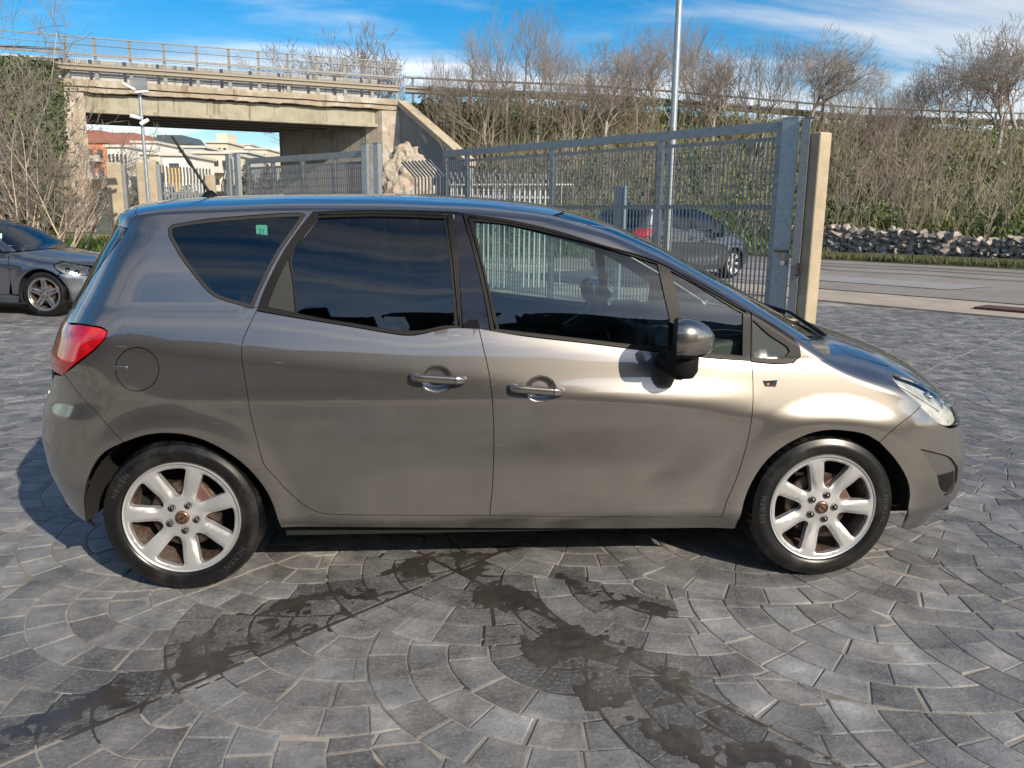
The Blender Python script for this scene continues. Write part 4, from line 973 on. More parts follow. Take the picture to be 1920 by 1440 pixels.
mud_paths = [([(-40, 1405), (120, 1350), (300, 1270), (430, 1200), (560, 1150), (690, 1105), (800, 1062), (900, 1030), (1000, 1010)], [.07, .10, .13, .16, .16, .12, .15, .15, .10]),
             ([(880, 1040), (930, 1110), (990, 1170), (1090, 1230), (1190, 1290), (1260, 1340), (1360, 1400), (1500, 1460)], [.10, .12, .18, .24, .22, .20, .17, .12]),
             ([(1060, 1080), (1140, 1120), (1250, 1150)], [.06, .09, .06])]
mp_ = [([tuple(atZ(*q))[:2] for q in p], w) for p, w in mud_paths]
def mud_mask(x, y):
    best = -1
    for p, w in mp_:
        for i in range(len(p)-1):
            d, t = seg_d(x, y, p[i], p[i+1]); ww = w[i]*(1-t)+w[i+1]*t; best = max(best, 1-d/ww)
    return best
paving = MB(); paving.add([ST(-45, -60, -.0042), ST(45, -60, -.0042), ST(45, 13.3, -.0042), ST(-45, 13.3, -.0042)], [(0, 1, 2, 3)])
pv = paving.build('paving', GROUT); tag(pv, kind='structure')
def tone(c=None):
    g = rs.uniform(.70, 1.25)*(1+.5*fbm(c[0], c[1], .55, 4) if c else 1)
    if c: g *= 1-.50*max(0, min(1, mud_mask(*c)*.9+.75))
    w = rs.uniform(-.03, .03); return (g*(1+w), g, g*(1-w*.6), 1)
geo = []
for P in stones:
    g = stone_geo(P)
    if g: 
        c = (sum(v[0] for v in g[0])/len(g[0]), sum(v[1] for v in g[0])/len(g[0])); geo.append((math.hypot(c[0]-CX, c[1]-CY), c, g))
def visible(c):
    q = Vector((c[0]-CX, c[1]-CY, -CZ)); z = q.dot(fwv); px = 960+F_PX*q.dot(RV)/z; py = 720-F_PX*q.dot(UV)/z
    return -10 < px < 1930 and py < 1450 and not (380 < px < 1390 and py < 1030)
geo.sort(key=lambda g: g[0]); cnt = 0; SV, SF, SC = [], [], []
for d, c, (V, F) in geo:
    if cnt < 298 and visible(c):
        cnt += 1; t = tone(c); V2 = [(x-c[0], y-c[1], z) for x, y, z in V]
        o = mesh_obj('cobble', V2, F, STONE, pv); o.location = (c[0], c[1], 0)
        ca = o.data.color_attributes.new('tone', 'FLOAT_COLOR', 'POINT'); ca.data.foreach_set('color', list(t)*len(V))
    else:
        b = len(SV); SV += V; SF += [tuple(i+b for i in f) for f in F]; SC += list(tone(c))*len(V)
so_ = mesh_obj('cobbles', SV, SF, STONE, pv); ca = so_.data.color_attributes.new('tone', 'FLOAT_COLOR', 'POINT'); ca.data.foreach_set('color', SC); so_['kind'] = 'stuff'
print('stones', len(geo), cnt)
# ---- wet mud lying over the joints; the higher stones poke through it
MUD = mat('wet_mud', (.030, .027, .025), .30, 0, .5, var=(7, (.062, .055, .049), .9), bump=(40, .5, .003))
step = .012; x0, x1, y0, y1 = -.6, 2.9, -1.6, .75; nx, ny = int((x1-x0)/step), int((y1-y0)/step)
H = np.full((nx+1, ny+1), np.nan)
for i in range(nx+1):
    for j in range(ny+1):
        x, y = x0+i*step, y0+j*step; mk = mud_mask(x, y)
        if mk > -.9:
            H[i, j] = -.0055+.0056*max(0, min(1, mk*1.5+.45))+.0075*fbm(x, y, 5, 3)+.0045*fbm(x, y, 22, 9)
V, F, ix = [], [], {}
for i in range(nx):
    for j in range(ny):
        q = [(i, j), (i+1, j), (i+1, j+1), (i, j+1)]
        if any(np.isnan(H[a]) for a in q) or max(H[a] for a in q) < -.0044: continue
        f = []
        for a in q:
            if a not in ix: ix[a] = len(V); V.append((x0+a[0]*step, y0+a[1]*step, float(H[a])))
            f.append(ix[a])
        F.append(tuple(f))
mo = mesh_obj('mud', V, F, MUD, None, True); tag(mo, 'dark wet brown mud smeared over the cobbles in the foreground', 'mud', kind='stuff')
# ---- pavement strip, road, verge, far ground
def strip(name, prof, s0, s1, m_, n=60, jit=0.0, kind='structure', bump_=0):
    V, F = [], []; k = len(prof)
    for i in range(n+1):
        s = s0+(s1-s0)*i/n
        for t, z in prof: V.append(ST(s, t+(fbm(s, t, .7, 5)*jit), z+(bump_*fbm(s, t, 1.3, 2) if bump_ else 0)))
    for i in range(n):
        for j in range(k-1): F.append((i*k+j, (i+1)*k+j, (i+1)*k+j+1, i*k+j+1))
    o = mesh_obj(name, V, F, m_, None, False); 
    for p in F[:0]: pass
    tag(o, kind=kind); return o
PAVE = mat('pale_pavement', (.42, .37, .31), .85, var=(1.3, (.30, .255, .21), .9), bump=(60, .4, .003))
ROAD = mat('old_asphalt', (.20, .185, .17), .85, var=(.8, (.28, .26, .24), .9), bump=(90, .6, .004))
PATCH = mat('road_repair', (.30, .30, .30), .8, var=(3, (.25, .25, .25), .8), bump=(90, .5, .003))
strip('pavement', [(13.3, -.02), (13.3, .03), (14.85, .09), (14.9, .06)], -45, 30, PAVE)
strip('road', [(14.9, .10), (18, .22), (21.3, .36)], -60, 40, ROAD)
VERGE = mat('verge_soil', (.09, .085, .045), .95, var=(2.4, (.05, .075, .02), 1.0), bump=(30, 1, .03))
strip('verge', [(21.3, .36), (21.5, .40), (23.6, .50), (26.5, .62), (29, .8)], -60, 40, VERGE, 90, .25, bump_=.05)
rp = MB(); rp.add([ST(-14, 17.4, .206), ST(-3.2, 17.3, .203), ST(-3.6, 16.2, .162), ST(-14, 16.3, .166)], [(0, 1, 2, 3)]); tag(rp.build('road_patch', PATCH), kind='structure')
TAR = mat('crack_sealant', (.05, .045, .04), .7)
ck = MB()
for (s, t, ln) in ((-7, 19.6, 9), (-9, 20.3, 12), (-5, 18.6, 6)):
    pts = [ST(s+ln*k/14-4, t+.12*math.sin(k*.9)+.1*fbm(k, s, .6), .111+(t-15)*.0405+.008) for k in range(15)]
    for a, b in zip(pts, pts[1:]): ck.beam(a, b, .045, .006)
tag(ck.build('road_cracks', TAR), 'dark sealed cracks wandering along the road behind the gate', 'road crack', kind='stuff')
# rusty grate in the pavement
gr = empty('drain_grate', ST(-1.5, 14.1, .075), math.atan2(UD.y, UD.x)); tag(gr, 'rusty brown drain grate set in the pale pavement at the right edge', 'drain grate')
RUST = mat('rusty_iron', (.115, .060, .045), .8, .2, var=(20, (.05, .03, .025), .8))
q = MB(); q.box((0, 0, -.01), (1.45, .50, .012)); q.build('grate_bed', UNDER, gr)
q = MB(); q.box((0, .255, 0), (1.5, .03, .03)); q.box((0, -.255, 0), (1.5, .03, .03)); q.box((.735, 0, 0), (.03, .48, .03)); q.box((-.735, 0, 0), (.03, .48, .03)); q.build('grate_frame', RUST, gr)
gb = None
for k in range(26):
    if gb is None: q = MB(); q.box((0, 0, 0), (.032, .47, .022)); gb = q.build('grate_bar', RUST, gr); gb.location = (-.69, 0, 0)
    else: instance(gb, 'grate_bar', (-.69+k*.0555, 0, 0), parent=gr)
# wide ground to the horizon, a shallow rise under the town
EARTH = mat('far_ground', (.10, .095, .05), .95, var=(.3, (.06, .075, .03), 1.0))
V, F = [], []; gx_ = [-1500, -600, -250, -120, -60, -30, -12, 0, 12, 30, 60, 120, 300, 900, 2500]; gy_ = [-600, -200, -80, -30, 10, 30, 45, 80, 130, 200, 320, 600, 1500, 4000]
for y in gy_:
    for x in gx_:
        V.append((x, y, -.45+max(0, (y-60))*.055 if y < 400 else -.45+340*.055))
nx_ = len(gx_)
for j in range(len(gy_)-1):
    for i in range(nx_-1): F.append((j*nx_+i, j*nx_+i+1, (j+1)*nx_+i+1, (j+1)*nx_+i))
tag(mesh_obj('ground', V, F, EARTH), kind='structure')
# bank behind the parked saloon on the left
V, F = [], []
pr = [(14.2, -.02), (15.5, .05), (17, .35), (19, .65), (24, .9), (26, .9)]
for i in range(30):
    px_ = -900+i*42
    for D, z in pr:
        p = atD(px_, 400, D); V.append((p.x, p.y, z+(.06*fbm(p.x, p.y, .8) if z > .05 else 0)))
for i in range(29):
    for j in range(5): F.append((i*6+j, (i+1)*6+j, (i+1)*6+j+1, i*6+j+1))
tag(mesh_obj('bank', V, F, VERGE), kind='structure')
# ------------------------------------------------------------------ gates and fences in galvanised steel
def galv(name, a=(.235, .265, .29), b=(.33, .36, .38), r=.42, m_=.55):
    M = mat(name, a, r, m_, var=(16, b, .9), bump=(60, .08, .001)); return M
GALV = galv('galvanised_steel', (.235, .252, .262), (.33, .345, .355)); GALVD = galv('galvanised_bar', (.21, .222, .232), (.29, .30, .31)); GALVL = galv('galvanised_post', (.30, .335, .36), (.42, .45, .47), .38)
CONC = mat('cream_concrete', (.43, .36, .25), .85, var=(2.6, (.27, .225, .16), 1.0), bump=(30, .5, .006))
def frac_at(px, A, B, z):
    best = None
    for k in range(2001):
        t = k/2000*1.2-.1; P = A+(B-A)*t; q = Vector((P.x-CX, P.y-CY, z-CZ)); zz = q.dot(fwv); x = 960+F_PX*q.dot(RV)/zz
        if best is None or abs(x-px) < best[0]: best = (abs(x-px), t)
    return best[1]
def part_bar(proto, name, loc, parent, rot=(0, 0, 0)):
    o = bpy.data.objects.new(name, proto); COL.objects.link(o); o.location = loc; o.rotation_euler = rot; o.parent = parent; return o
def mesh_of(mb, name, m_):
    me = bpy.data.meshes.new(name); me.from_pydata(mb.V, [], mb.F); me.materials.append(m_); return me
def bar_gate(name, label, A, B, H, post_px, zpx, spacing, wires, spikes=True, z0=.08, depth=.06, barw=.030):
    A = Vector((A.x, A.y, 0)); B = Vector((B.x, B.y, 0)); L = (B-A).length; g = empty(name, A, math.atan2((B-A).y, (B-A).x)); tag(g, label, 'gate')
    P = [0 if p is None else frac_at(p, A, B, zpx)*L for p in post_px]
    q = MB(); q.box((L/2, 0, H-.055), (L, depth, .11)); q.build('top_rail', GALV, g); q = MB(); q.box((L/2, 0, H-.20), (L-.1, .035, .045)); q.build('upper_rail', GALV, g)
    q = MB(); q.box((L/2, 0, z0+.05), (L, depth, .10)); q.build('bottom_rail', GALV, g); q = MB(); q.box((L/2, .0, H*.62), (L, .03, .05)); q.build('middle_rail', GALV, g)
    q = MB(); q.box((0, 0, (H-.11+z0+.10)/2), (.085, depth-.004, H-.21-z0)); pm = mesh_of(q, 'frame_post', GALV)
    for x in P: part_bar(pm, 'frame_post', (min(max(x, .043), L-.043), 0, 0), g)
    q = MB(); q.box((0, 0, (H+z0)/2-.05), (barw, .006, H-.34)); bm_ = mesh_of(q, 'bar', GALVD); n = int(L/spacing)
    for k in range(n):
        x = (k+.5)*L/n
        if min(abs(x-p) for p in P) > .06: part_bar(bm_, 'bar', (x, -.022, 0), g)
    if wires:
        q = MB(); q.tube([(.05, 0, 0), (L-.05, 0, 0)], .0028, 5); wm = mesh_of(q, 'wire', GALVD)
        for k in range(wires): part_bar(wm, 'wire', (0, -.034, z0+.2+k*(H-.5-z0)/(wires-1)), g)
    if spikes:
        q = MB(); q.add([(-.018, -.002, 0), (.018, -.002, 0), (0, 0, .055), (-.018, .002, 0), (.018, .002, 0)], [(0, 1, 2), (4, 3, 2), (0, 2, 3), (1, 4, 2)]); sm = mesh_of(q, 'spike', GALVL)
        for k in range(int(L/.16)): part_bar(sm, 'spike', ((k+.5)*.16, 0, H), g)
    return g
gA = atD(832, 283, 15.45); gB = atD(1476, 222, 10.3)
bar_gate('sliding_gate', 'large grey barred sliding gate standing open behind the near car', gA, gB, 2.68, [836, 876, 1036, 1240, 1462], 2.4, .062, 15, barw=.022)
# end post pair and concrete post where the big gate is chained
gdir = Vector((gB.x-gA.x, gB.y-gA.y, 0)).normalized(); gp = Vector((gB.x, gB.y, 0)); nrm = Vector((-gdir.y, gdir.x, 0))
def channel(H, w, d, t=.006, open_side=1):
    q = MB(); q.box((0, 0, H/2), (t, d, H)); q.box((open_side*w/2, d/2-t/2, H/2), (w, t, H)); q.box((open_side*w/2, -d/2+t/2, H/2), (w, t, H)); return q
DP = -13
def at_ground(px, D): p = atD(px, 500, D); return Vector((p.x, p.y, 0))
rzg = math.atan2(gdir.y, gdir.x)
p = at_ground(1479+DP, 10.25); e = empty('gate_end_post', p, rzg+R_(4)); tag(e, 'bright galvanised channel post closing the right end of the open gate', 'gate post')
q = MB(); q.box((-.05, 0, 1.355), (.10, .14, 2.71)); q.box((.055, -.055, 1.355), (.11, .03, 2.705)); q.box((0, 0, 2.715), (.20, .15, .012)); q.build('channel', GALVL, e)
q = MB(); q.box((.02, -.10, 1.12), (.16, .03, .03)); q.tube([(.06, -.14, 1.10), (.06, -.14, 1.04), (.09, -.13, 1.02), (.11, -.12, 1.06)], .012, 6); q.build('sliding_bolt', mat('rusty_bolt', (.12, .08, .06), .6, .5), e)
q = MB(); q.lathe([(.001, -.02), (.03, -.02), (.034, 0), (.03, .02), (.001, .02)], 14, 'Y', (.07, -.12, .98)); q.tube([(.055, -.12, .99), (.055, -.12, 1.04), (.085, -.12, 1.04), (.085, -.12, .99)], .006, 6); q.build('padlock', CHROME, e, True, sharp=40)
p = at_ground(1508+DP, 10.05); e = empty('guide_post', p, rzg+R_(4)); tag(e, 'darker steel guide channel between the bright post and the cream concrete post', 'gate post')
q = MB(); q.box((-.05, .03, 1.34), (.09, .012, 2.68)); q.box((0.0, -.06, 1.34), (.10, .014, 2.675)); q.box((-.052, -.015, 1.34), (.012, .09, 2.67)); q.box((.02, .0, 2.69), (.16, .13, .012)); q.build('channel', GALV, e)
q = MB(); q.tube([(.05, -.08, .95), (.05, -.13, .95), (.05, -.13, .86), (.05, -.08, .86)], .008, 6); q.box((.05, -.075, .905), (.05, .01, .16)); q.build('handle', mat_cached('dark_iron', (.05, .045, .04), .6), e)
p = at_ground(1530+DP, 10.0); e = empty('concrete_post', p, rzg-R_(12)); tag(e, 'tall cream concrete gatepost right of the big barred gate', 'concrete post')
q = MB(); q.box((0, 0, 1.26), (.19, .20, 2.52)); o = bevel(q.build('shaft', CONC, e), .018, 2)
q = MB()
for x, z in ((-.03, .74), (.0, .74), (-.035, .62), (-.005, .62), (-.02, .68), (-.06, .40)): q.lathe([(.001, -.102), (.007, -.103), (.006, -.098)], 8, 'Y', (x, 0, z))
q.build('bolt_holes', mat_cached('dark_iron', (.05, .045, .04), .6), e)['kind'] = 'stuff'
# second gate, left
g2A = atD(462, 298, 17.2); g2B = atD(690, 281, 14.7)
bar_gate('sliding_gate', 'smaller close-barred grey gate further back, left of the pale rock', g2A, g2B, 2.62, [466, 512, 568, 628, 684], 2.4, .055, 16, spikes=False, barw=.030)
for pxs, D, lab in (((441,), 17.5, 'left one of the two steel posts at the left end of the smaller gate'), ((456,), 17.3, 'right one of the two steel posts at the left end of the smaller gate'), ((691,), 14.6, 'left one of the two bright posts at the right end of the smaller gate'), ((712,), 14.5, 'right one of the two bright posts at the right end of the smaller gate')):
    p = at_ground(pxs[0], D); e = empty('gate_post', p, R_(-40)); tag(e, lab, 'gate post', 'steel posts framing the smaller gate')
    q = MB(); q.box((0, 0, 1.36), (.12, .09, 2.72)); q.build('channel', GALVL, e); q = MB(); q.box((0, 0, 2.726), (.14, .11, .012)); q.build('cap_plate', GALV, e)
# palisade fences with cranked tips
def palisade(name, label, A, B, H, sp, crank=(-.18, .30), m_=GALVL, rails=(.5, 1.9), wbar=.045, seed=1):
    A = Vector((A.x, A.y, 0)); B = Vector((B.x, B.y, 0)); L = (B-A).length; g = empty(name, A, math.atan2((B-A).y, (B-A).x)); tag(g, label, 'fence')
    q = MB(); n = 5; dx, dz = crank
    pts = [(0, 0, .05), (0, 0, H-dz), (dx*.35, -.08, H-dz*.62), (dx, -.20, H)]
    for a, b in zip(pts, pts[1:]): q.beam(a, b, wbar, .010, up=(0, 1, 0))
    me = mesh_of(q, 'pale', m_); k = int(L/sp)
    for i in range(k+1): part_bar(me, 'pale', (i*sp, 0, 0), g)
    for z in rails: q = MB(); q.box((L/2, .022, z), (L, .03, .05)); q.build('rail', GALV, g)
    return g
palisade('palisade_fence', 'grey palisade with cranked tips between the two gates, in front of the rock', atD(778, 290, 16.6), atD(832, 290, 15.9), 2.55, .115)
palisade('palisade_fence', 'grey palisade with cranked tips running behind the big gate', atD(846, 290, 16.6), atD(1035, 300, 17.2), 2.35, .11)
palisade('palisade_fence', 'pale palisade with cranked tips left of the middle concrete post', atD(300, 320, 16.6), atD(396, 318, 17.8), 2.42, .085)
palisade('palisade_fence', 'short pale palisade between middle concrete post and smaller gate', atD(414, 318, 17.9), atD(432, 318, 18.3), 2.42, .085)
# concrete posts on the left
for px, D, H, w, lab in ((231, 15.6, 2.42, .26, 'leftmost stained concrete post, behind the rear spoiler of the near car'), (290, 15.4, 2.42, .34, 'wide stained concrete post behind the thin camera pole'), (405, 17.6, 2.30, .20, 'slim concrete post splitting the pale palisade, near the car aerial')):
    p = at_ground(px, D); e = empty('concrete_post', p, R_(12)); tag(e, lab, 'concrete post')
    q = MB(); q.box((0, 0, H/2), (w, .28, H)); bevel(q.build('shaft', CONC, e), .02, 2)
    if w > .25: q = MB(); q.box((w*.5+.035, -.02, H/2-.02), (.06, .20, H-.04)); q.build('steel_channel', GALV, e)
# welded mesh fence on the left
p0, p1 = atD(-260, 375, 22), atD(212, 375, 20.5); z0 = .98
A = Vector((p0.x, p0.y, z0)); B = Vector((p1.x, p1.y, z0)); L = (B-A).length; g = empty('mesh_fence', A, math.atan2((B-A).y, (B-A).x)); tag(g, 'low welded mesh fence in front of the left-hand bushes', 'fence')
H = .85
wv = MB(); wv.beam((0, 0, 0), (0, 0, H), .006, .006); wm = mesh_of(wv, 'upright_wire', GALVL)
for k in range(int(L/.055)+1):
    if k < 290: part_bar(wm, 'upright_wire', (L-k*.055, 0, 0), g)
wh = MB(); wh.beam((0, -.007, 0), (L, -.007, 0), .007, .007); wm = mesh_of(wh, 'cross_wire', GALVL)
for k in range(11): part_bar(wm, 'cross_wire', (0, 0, .02+k*.081), g)
q = MB(); q.box((0, .03, H/2), (.05, .05, H+.05)); pm = mesh_of(q, 'post', GALV)
for k in range(5): part_bar(pm, 'post', (L-.05-k*1.9, 0, 0), g)
kb = MB(); kb.beam(A+Vector((0, .05, -.22)), B+Vector((0, .05, -.22)), .22, .40); tag(kb.build('low_wall', CONC), 'low cream kerb wall carrying the mesh fence on the left', 'wall')
# lamp pole behind the gate
pp = at_ground(1249.5, 13.6); e = empty('lamp_pole', pp); tag(e, 'tall galvanised lamp pole rising behind the big gate out of the frame', 'lamp pole')
q = MB(); q.tube([(0, 0, 0), (0, 0, 3), (0, 0, 7.6)], [.066, .056, .042], 20); q.build('shaft', GALVL, e, True, sharp=50)
q = MB(); q.tube([(0, 0, 7.5), (0, -.1, 7.9), (0, -.6, 8.1)], [.04, .035, .03], 10); q.box((0, -.85, 8.1), (.25, .6, .09)); q.build('lamp_head', GALV, e)
# camera pole, left
pp = at_ground(288, 13.4); e = empty('camera_pole', pp, R_(20)); e.scale = (1, 1, .905); tag(e, 'thin pole with solar lamp and two white cameras under the bridge', 'camera pole')
WHITE = mat('white_plastic', (.72, .73, .74), .35)
q = MB(); q.tube([(0, 0, 0), (0, 0, 3.75)], [.032, .026], 12); q.build('shaft', GALVL, e, True, sharp=50)
q = MB(); q.box((.0, .02, 3.86), (.24, .02, .22), Matrix.Rotation(R_(30), 3, 'X')); q.build('solar_panel', mat('solar_panel', (.30, .32, .33), .3, .2), e)
q = MB(); q.box((-.15, -.04, 3.80), (.20, .09, .04), Matrix.Rotation(R_(28), 3, 'Y')); q.box((.03, -.08, 3.72), (.20, .10, .035), Matrix.Rotation(R_(-8), 3, 'Y')); bevel(q.build('lamp_head', WHITE, e), .01)['label'] = 'twin white lamp heads tilted apart'
for x, z, a in ((-.10, 3.30, 12), (.03, 3.22, -35)):
    q = MB(); m4 = Matrix.Translation((x, -.08, z)) @ Matrix.Rotation(R_(90+a), 4, 'Y'); q.lathe([(.001, .08), (.030, .08), (.034, .0), (.032, -.07), (.001, -.07)], 14, 'Z'); q.V = [tuple(m4 @ Vector(v)) for v in q.V]; q.beam((x*.3, 0, z-.02), (x, -.08, z), .02, .02); q.build('camera', WHITE, e, True, sharp=40)
# ------------------------------------------------------------------ road bridge
CREAM = mat('weathered_concrete', (.52, .46, .36), .88, bump=(25, .5, .01)); 
def streak_mat(name, cols, dark=(.12, .09, .06), amt=.75, sc=1.1):
    M = mat(name, cols[0], .88, bump=(22, .5, .01)); nt = M.node_tree; b = nt.nodes['Principled BSDF']; N, L = nt.nodes, nt.links
    cr, n = noise_mix(nt, b, cols, .9, 8, .7, socket=None, lo=.35, hi=.65)
    tc = N.new('ShaderNodeTexCoord'); mp = N.new('ShaderNodeMapping'); mp.inputs['Scale'].default_value = (sc*2.2, sc*2.2, sc*.16); L.new(tc.outputs['Object'], mp.inputs[0])
    w = N.new('ShaderNodeTexNoise'); w.inputs['Scale'].default_value = 1.6; w.inputs['Detail'].default_value = 7; w.inputs['Roughness'].default_value = .7; L.new(mp.outputs[0], w.inputs['Vector'])
    mr = N.new('ShaderNodeMapRange'); mr.inputs['From Min'].default_value = .54; mr.inputs['From Max'].default_value = .68; mr.inputs['To Max'].default_value = amt; L.new(w.outputs[0], mr.inputs['Value'])
    mx = N.new('ShaderNodeMix'); mx.data_type = 'RGBA'; mx.inputs[7].default_value = tuple(dark)+(1,); L.new(mr.outputs[0], mx.inputs[0]); L.new(cr.outputs[0], mx.inputs[6]); L.new(mx.outputs[2], b.inputs['Base Color'])
    return M
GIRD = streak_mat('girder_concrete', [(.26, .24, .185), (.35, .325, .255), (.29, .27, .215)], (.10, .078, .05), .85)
CORN = streak_mat('cornice_concrete', [(.40, .37, .31), (.30, .245, .18), (.45, .43, .38)], (.13, .08, .045), .85, .6)
PARA = streak_mat('parapet_concrete', [(.40, .41, .41), (.46, .465, .46), (.34, .345, .34)], (.09, .085, .08), .9, 1.6)
PIER = streak_mat('pier_concrete', [(.48, .455, .42), (.36, .30, .235), (.54, .53, .51)], (.20, .11, .05), .9, .6)
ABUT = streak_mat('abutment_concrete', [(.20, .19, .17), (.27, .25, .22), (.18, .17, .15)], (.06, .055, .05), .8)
WING = mat('wing_wall_concrete', (.19, .20, .215), .85, var=(1.2, (.24, .25, .26), .8), bump=(20, .3, .01))
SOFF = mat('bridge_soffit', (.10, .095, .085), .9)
E0 = atD(118, 200, 28.8); E1 = atD(748, 200, 33.15); E0.z = E1.z = 0
bl_ = (E1-E0).length; bd = (E1-E0).normalized(); wv = (atZ(520, 250, 4.85)-atZ(712, 238, 4.88)); wv.z = 0; DLEN = wv.length; wv.normalize(); brz = math.atan2(bd.y, bd.x)
br = empty('road_bridge', E0, brz); tag(br, 'weathered cream concrete road bridge carrying a railing over the lane', 'bridge')
wl = Matrix.Rotation(-brz, 3, 'Z') @ wv        # skewed deck direction in bridge space
DW = DLEN+1.0; off = wl*DW
def skew(x0, x1, z0, z1, d0=0.0, d1=DW):
    a, b = wl*d0, wl*d1; q = MB(); P = [(x0+a.x, a.y, z0), (x1+a.x, a.y, z0), (x1+b.x, b.y, z0), (x0+b.x, b.y, z0)]; P += [(x, y, z1) for x, y, _ in P]
    q.add(P, [(3, 2, 1, 0), (4, 5, 6, 7), (0, 1, 5, 4), (1, 2, 6, 5), (2, 3, 7, 6), (3, 0, 4, 7)]); return q
XL, XR = -14.0, bl_
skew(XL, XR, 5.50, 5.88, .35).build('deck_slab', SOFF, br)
# ragged cornice: broken lower edge
def ragged(x0, x1, ztop_, zbot, th, amp, name, m_, seed):
    n = 220; V, F = [], []; y0, y1 = -th, .36
    for i in range(n+1):
        x = x0+(x1-x0)*i/n; zb = zbot+amp*max(-.4, fbm(x, seed, 1.1, seed))+amp*.35*fbm(x, seed, 6, seed); 
        for y, z in ((y0, ztop_), (y0, zb), (y1, zb), (y1, ztop_)): V.append((x, y, z))
    for i in range(n):
        for k in range(4): F.append((i*4+k, i*4+(k+1) % 4, (i+1)*4+(k+1) % 4, (i+1)*4+k))
    return mesh_obj(name, V, F, m_, br)
ragged(XL, XR+.1, 5.93, 5.72, .10, .05, 'cornice', CORN, 3.3); ragged(XL, XR+.05, 5.70, 5.545, .03, .10, 'broken_ledge', CORN, 9.1)
xg0 = (atD(152, 200, 29.0)-E0).dot(bd); xg1 = (atD(712, 200, 32.9)-E0).dot(bd)
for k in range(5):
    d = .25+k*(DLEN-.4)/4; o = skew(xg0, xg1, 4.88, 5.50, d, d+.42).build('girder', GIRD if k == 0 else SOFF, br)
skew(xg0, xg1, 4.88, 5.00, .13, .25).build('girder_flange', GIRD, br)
# piers, abutments
skew(xg1+.02, bl_, 0, 5.49, -.06, .75).build('pier', PIER, br); skew(XL+9, xg0-.02, 0, 5.49, .02, .6).build('abutment_face', CORN, br); skew(-.1, xg0-.01, 0, 5.49, -.22, .02).build('pier', PIER, br)
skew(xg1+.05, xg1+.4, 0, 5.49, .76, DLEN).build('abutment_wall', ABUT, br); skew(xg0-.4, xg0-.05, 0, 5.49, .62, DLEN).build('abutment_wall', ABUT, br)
# parapet, guard beam, fence
BEIGE = mat('beige_painted_steel', (.27, .245, .20), .6, .2, var=(8, (.26, .22, .17), .8)); RAILG = mat('grey_rail_steel', (.22, .22, .215), .55, .3, var=(8, (.14, .135, .125), .8))
skew(-1.2, XR-.05, 5.93, 6.72, 1.0, 1.25).build('parapet', PARA, br); skew(-3.2, -1.2, 5.93, 6.95, .95, 1.4).build('parapet_end', PARA, br)
ps = [frac_at(p_, E0, E1, 6.5)*bl_ for p_ in (125, 180, 245, 309, 370, 430, 485, 540, 595, 646, 697, 743)]
q = MB(); q.box((0, -.04, 6.58), (.09, .07, 1.42)); q.box((0, -.03, 6.0), (.13, .12, .25)); pm = mesh_of(q, 'railing_post', RAILG)
for x in ps: part_bar(pm, 'railing_post', (x, 0, 0), br)
for z, hh, m_, nm in ((7.29, .035, RAILG, 'fence_top_rail'), (6.74, .07, RAILG, 'handrail'), (6.66, .02, RAILG, 'fence_rail'), (7.05, .012, RAILG, 'fence_rail')):
    q = MB(); q.beam((-6 if z > 7 or hh > .05 else -.3, -.085, z), (XR-.02, -.085, z), .04, hh); q.build(nm, m_, br)
def wbeam(q, a, b, h=.30, d=.06, n=1):
    a, b = Vector(a), Vector(b); prof = [(0, -.5), (d, -.36), (d, -.16), (0, -.05), (0, .05), (d, .16), (d, .36), (0, .5)]
    dr = (b-a).normalized(); nn = Vector((dr.y, -dr.x, 0)); V = [a+nn*u+Vector((0, 0, v*h)) for u, v in prof]+[b+nn*u+Vector((0, 0, v*h)) for u, v in prof]
    k = len(prof); q.add(V, [(i, k+i, k+i+1, i+1) for i in range(k-1)])
q = MB(); wbeam(q, (-.3, -.10, 6.32), (XR-.02, -.10, 6.32), .26); q.build('guard_beam', BEIGE, br)
# wire mesh infill of the fence, fine
q = MB()
for k in range(int((bl_+.3)/.06)): q.beam((-.3+k*.06, -.07, 6.76), (-.3+k*.06, -.07, 7.28), .010, .010)
for z in np.arange(6.80, 7.28, .06): q.beam((-.3, -.072, float(z)), (XR-.02, -.072, float(z)), .006, .006)
q.build('fence_mesh', RAILG, br)['kind'] = 'stuff'
# far-side railing of the bridge
q = MB(); o_ = wl*(DW-.4)
q2 = MB(); q2.beam((o_.x-1, o_.y, 7.25), (o_.x+bl_, o_.y, 7.25), .04, .03); q2.beam((o_.x-1, o_.y, 6.72), (o_.x+bl_, o_.y, 6.72), .05, .07); q2.build('far_railing', RAILG, br)
q = MB(); q.box((0, 0, 6.6), (.08, .06, 1.35)); pm = mesh_of(q, 'railing_post', RAILG)
for k in range(10): part_bar(pm, 'railing_post', (o_.x+k*2.1*bl_/19, o_.y, 0), br)
# wing wall with sloping coping, right of the pier
W0 = atD(749, 190, 33.1); W1 = atD(872, 300, 28.6)
ww = empty('wing_wall', (W0.x, W0.y, 0), math.atan2(W1.y-W0.y, W1.x-W0.x)); tag(ww, 'grey sloping wing wall with cream coping right of the bridge pier', 'retaining wall'); wl_ = math.hypot(W1.x-W0.x, W1.y-W0.y)
q = MB(); q.prism([(0, 0, 0), (wl_, 0, 0), (wl_, 0, W1.z-.14), (0, 0, W0.z-.14)], (0, 0, 0), (0, .35, 0)); q.build('wall_face', WING, ww)
q = MB(); q.prism([(-.02, -.08, W0.z-.16), (wl_+.1, -.08, W1.z-.20), (wl_+.1, -.08, W1.z+.02), (-.02, -.08, W0.z+.04)], (0, 0, 0), (0, .45, 0)); q.build('coping', mat('coping_stone', (.50, .43, .31), .85, var=(5, (.38, .32, .23), .8), bump=(30, .4, .01)), ww)
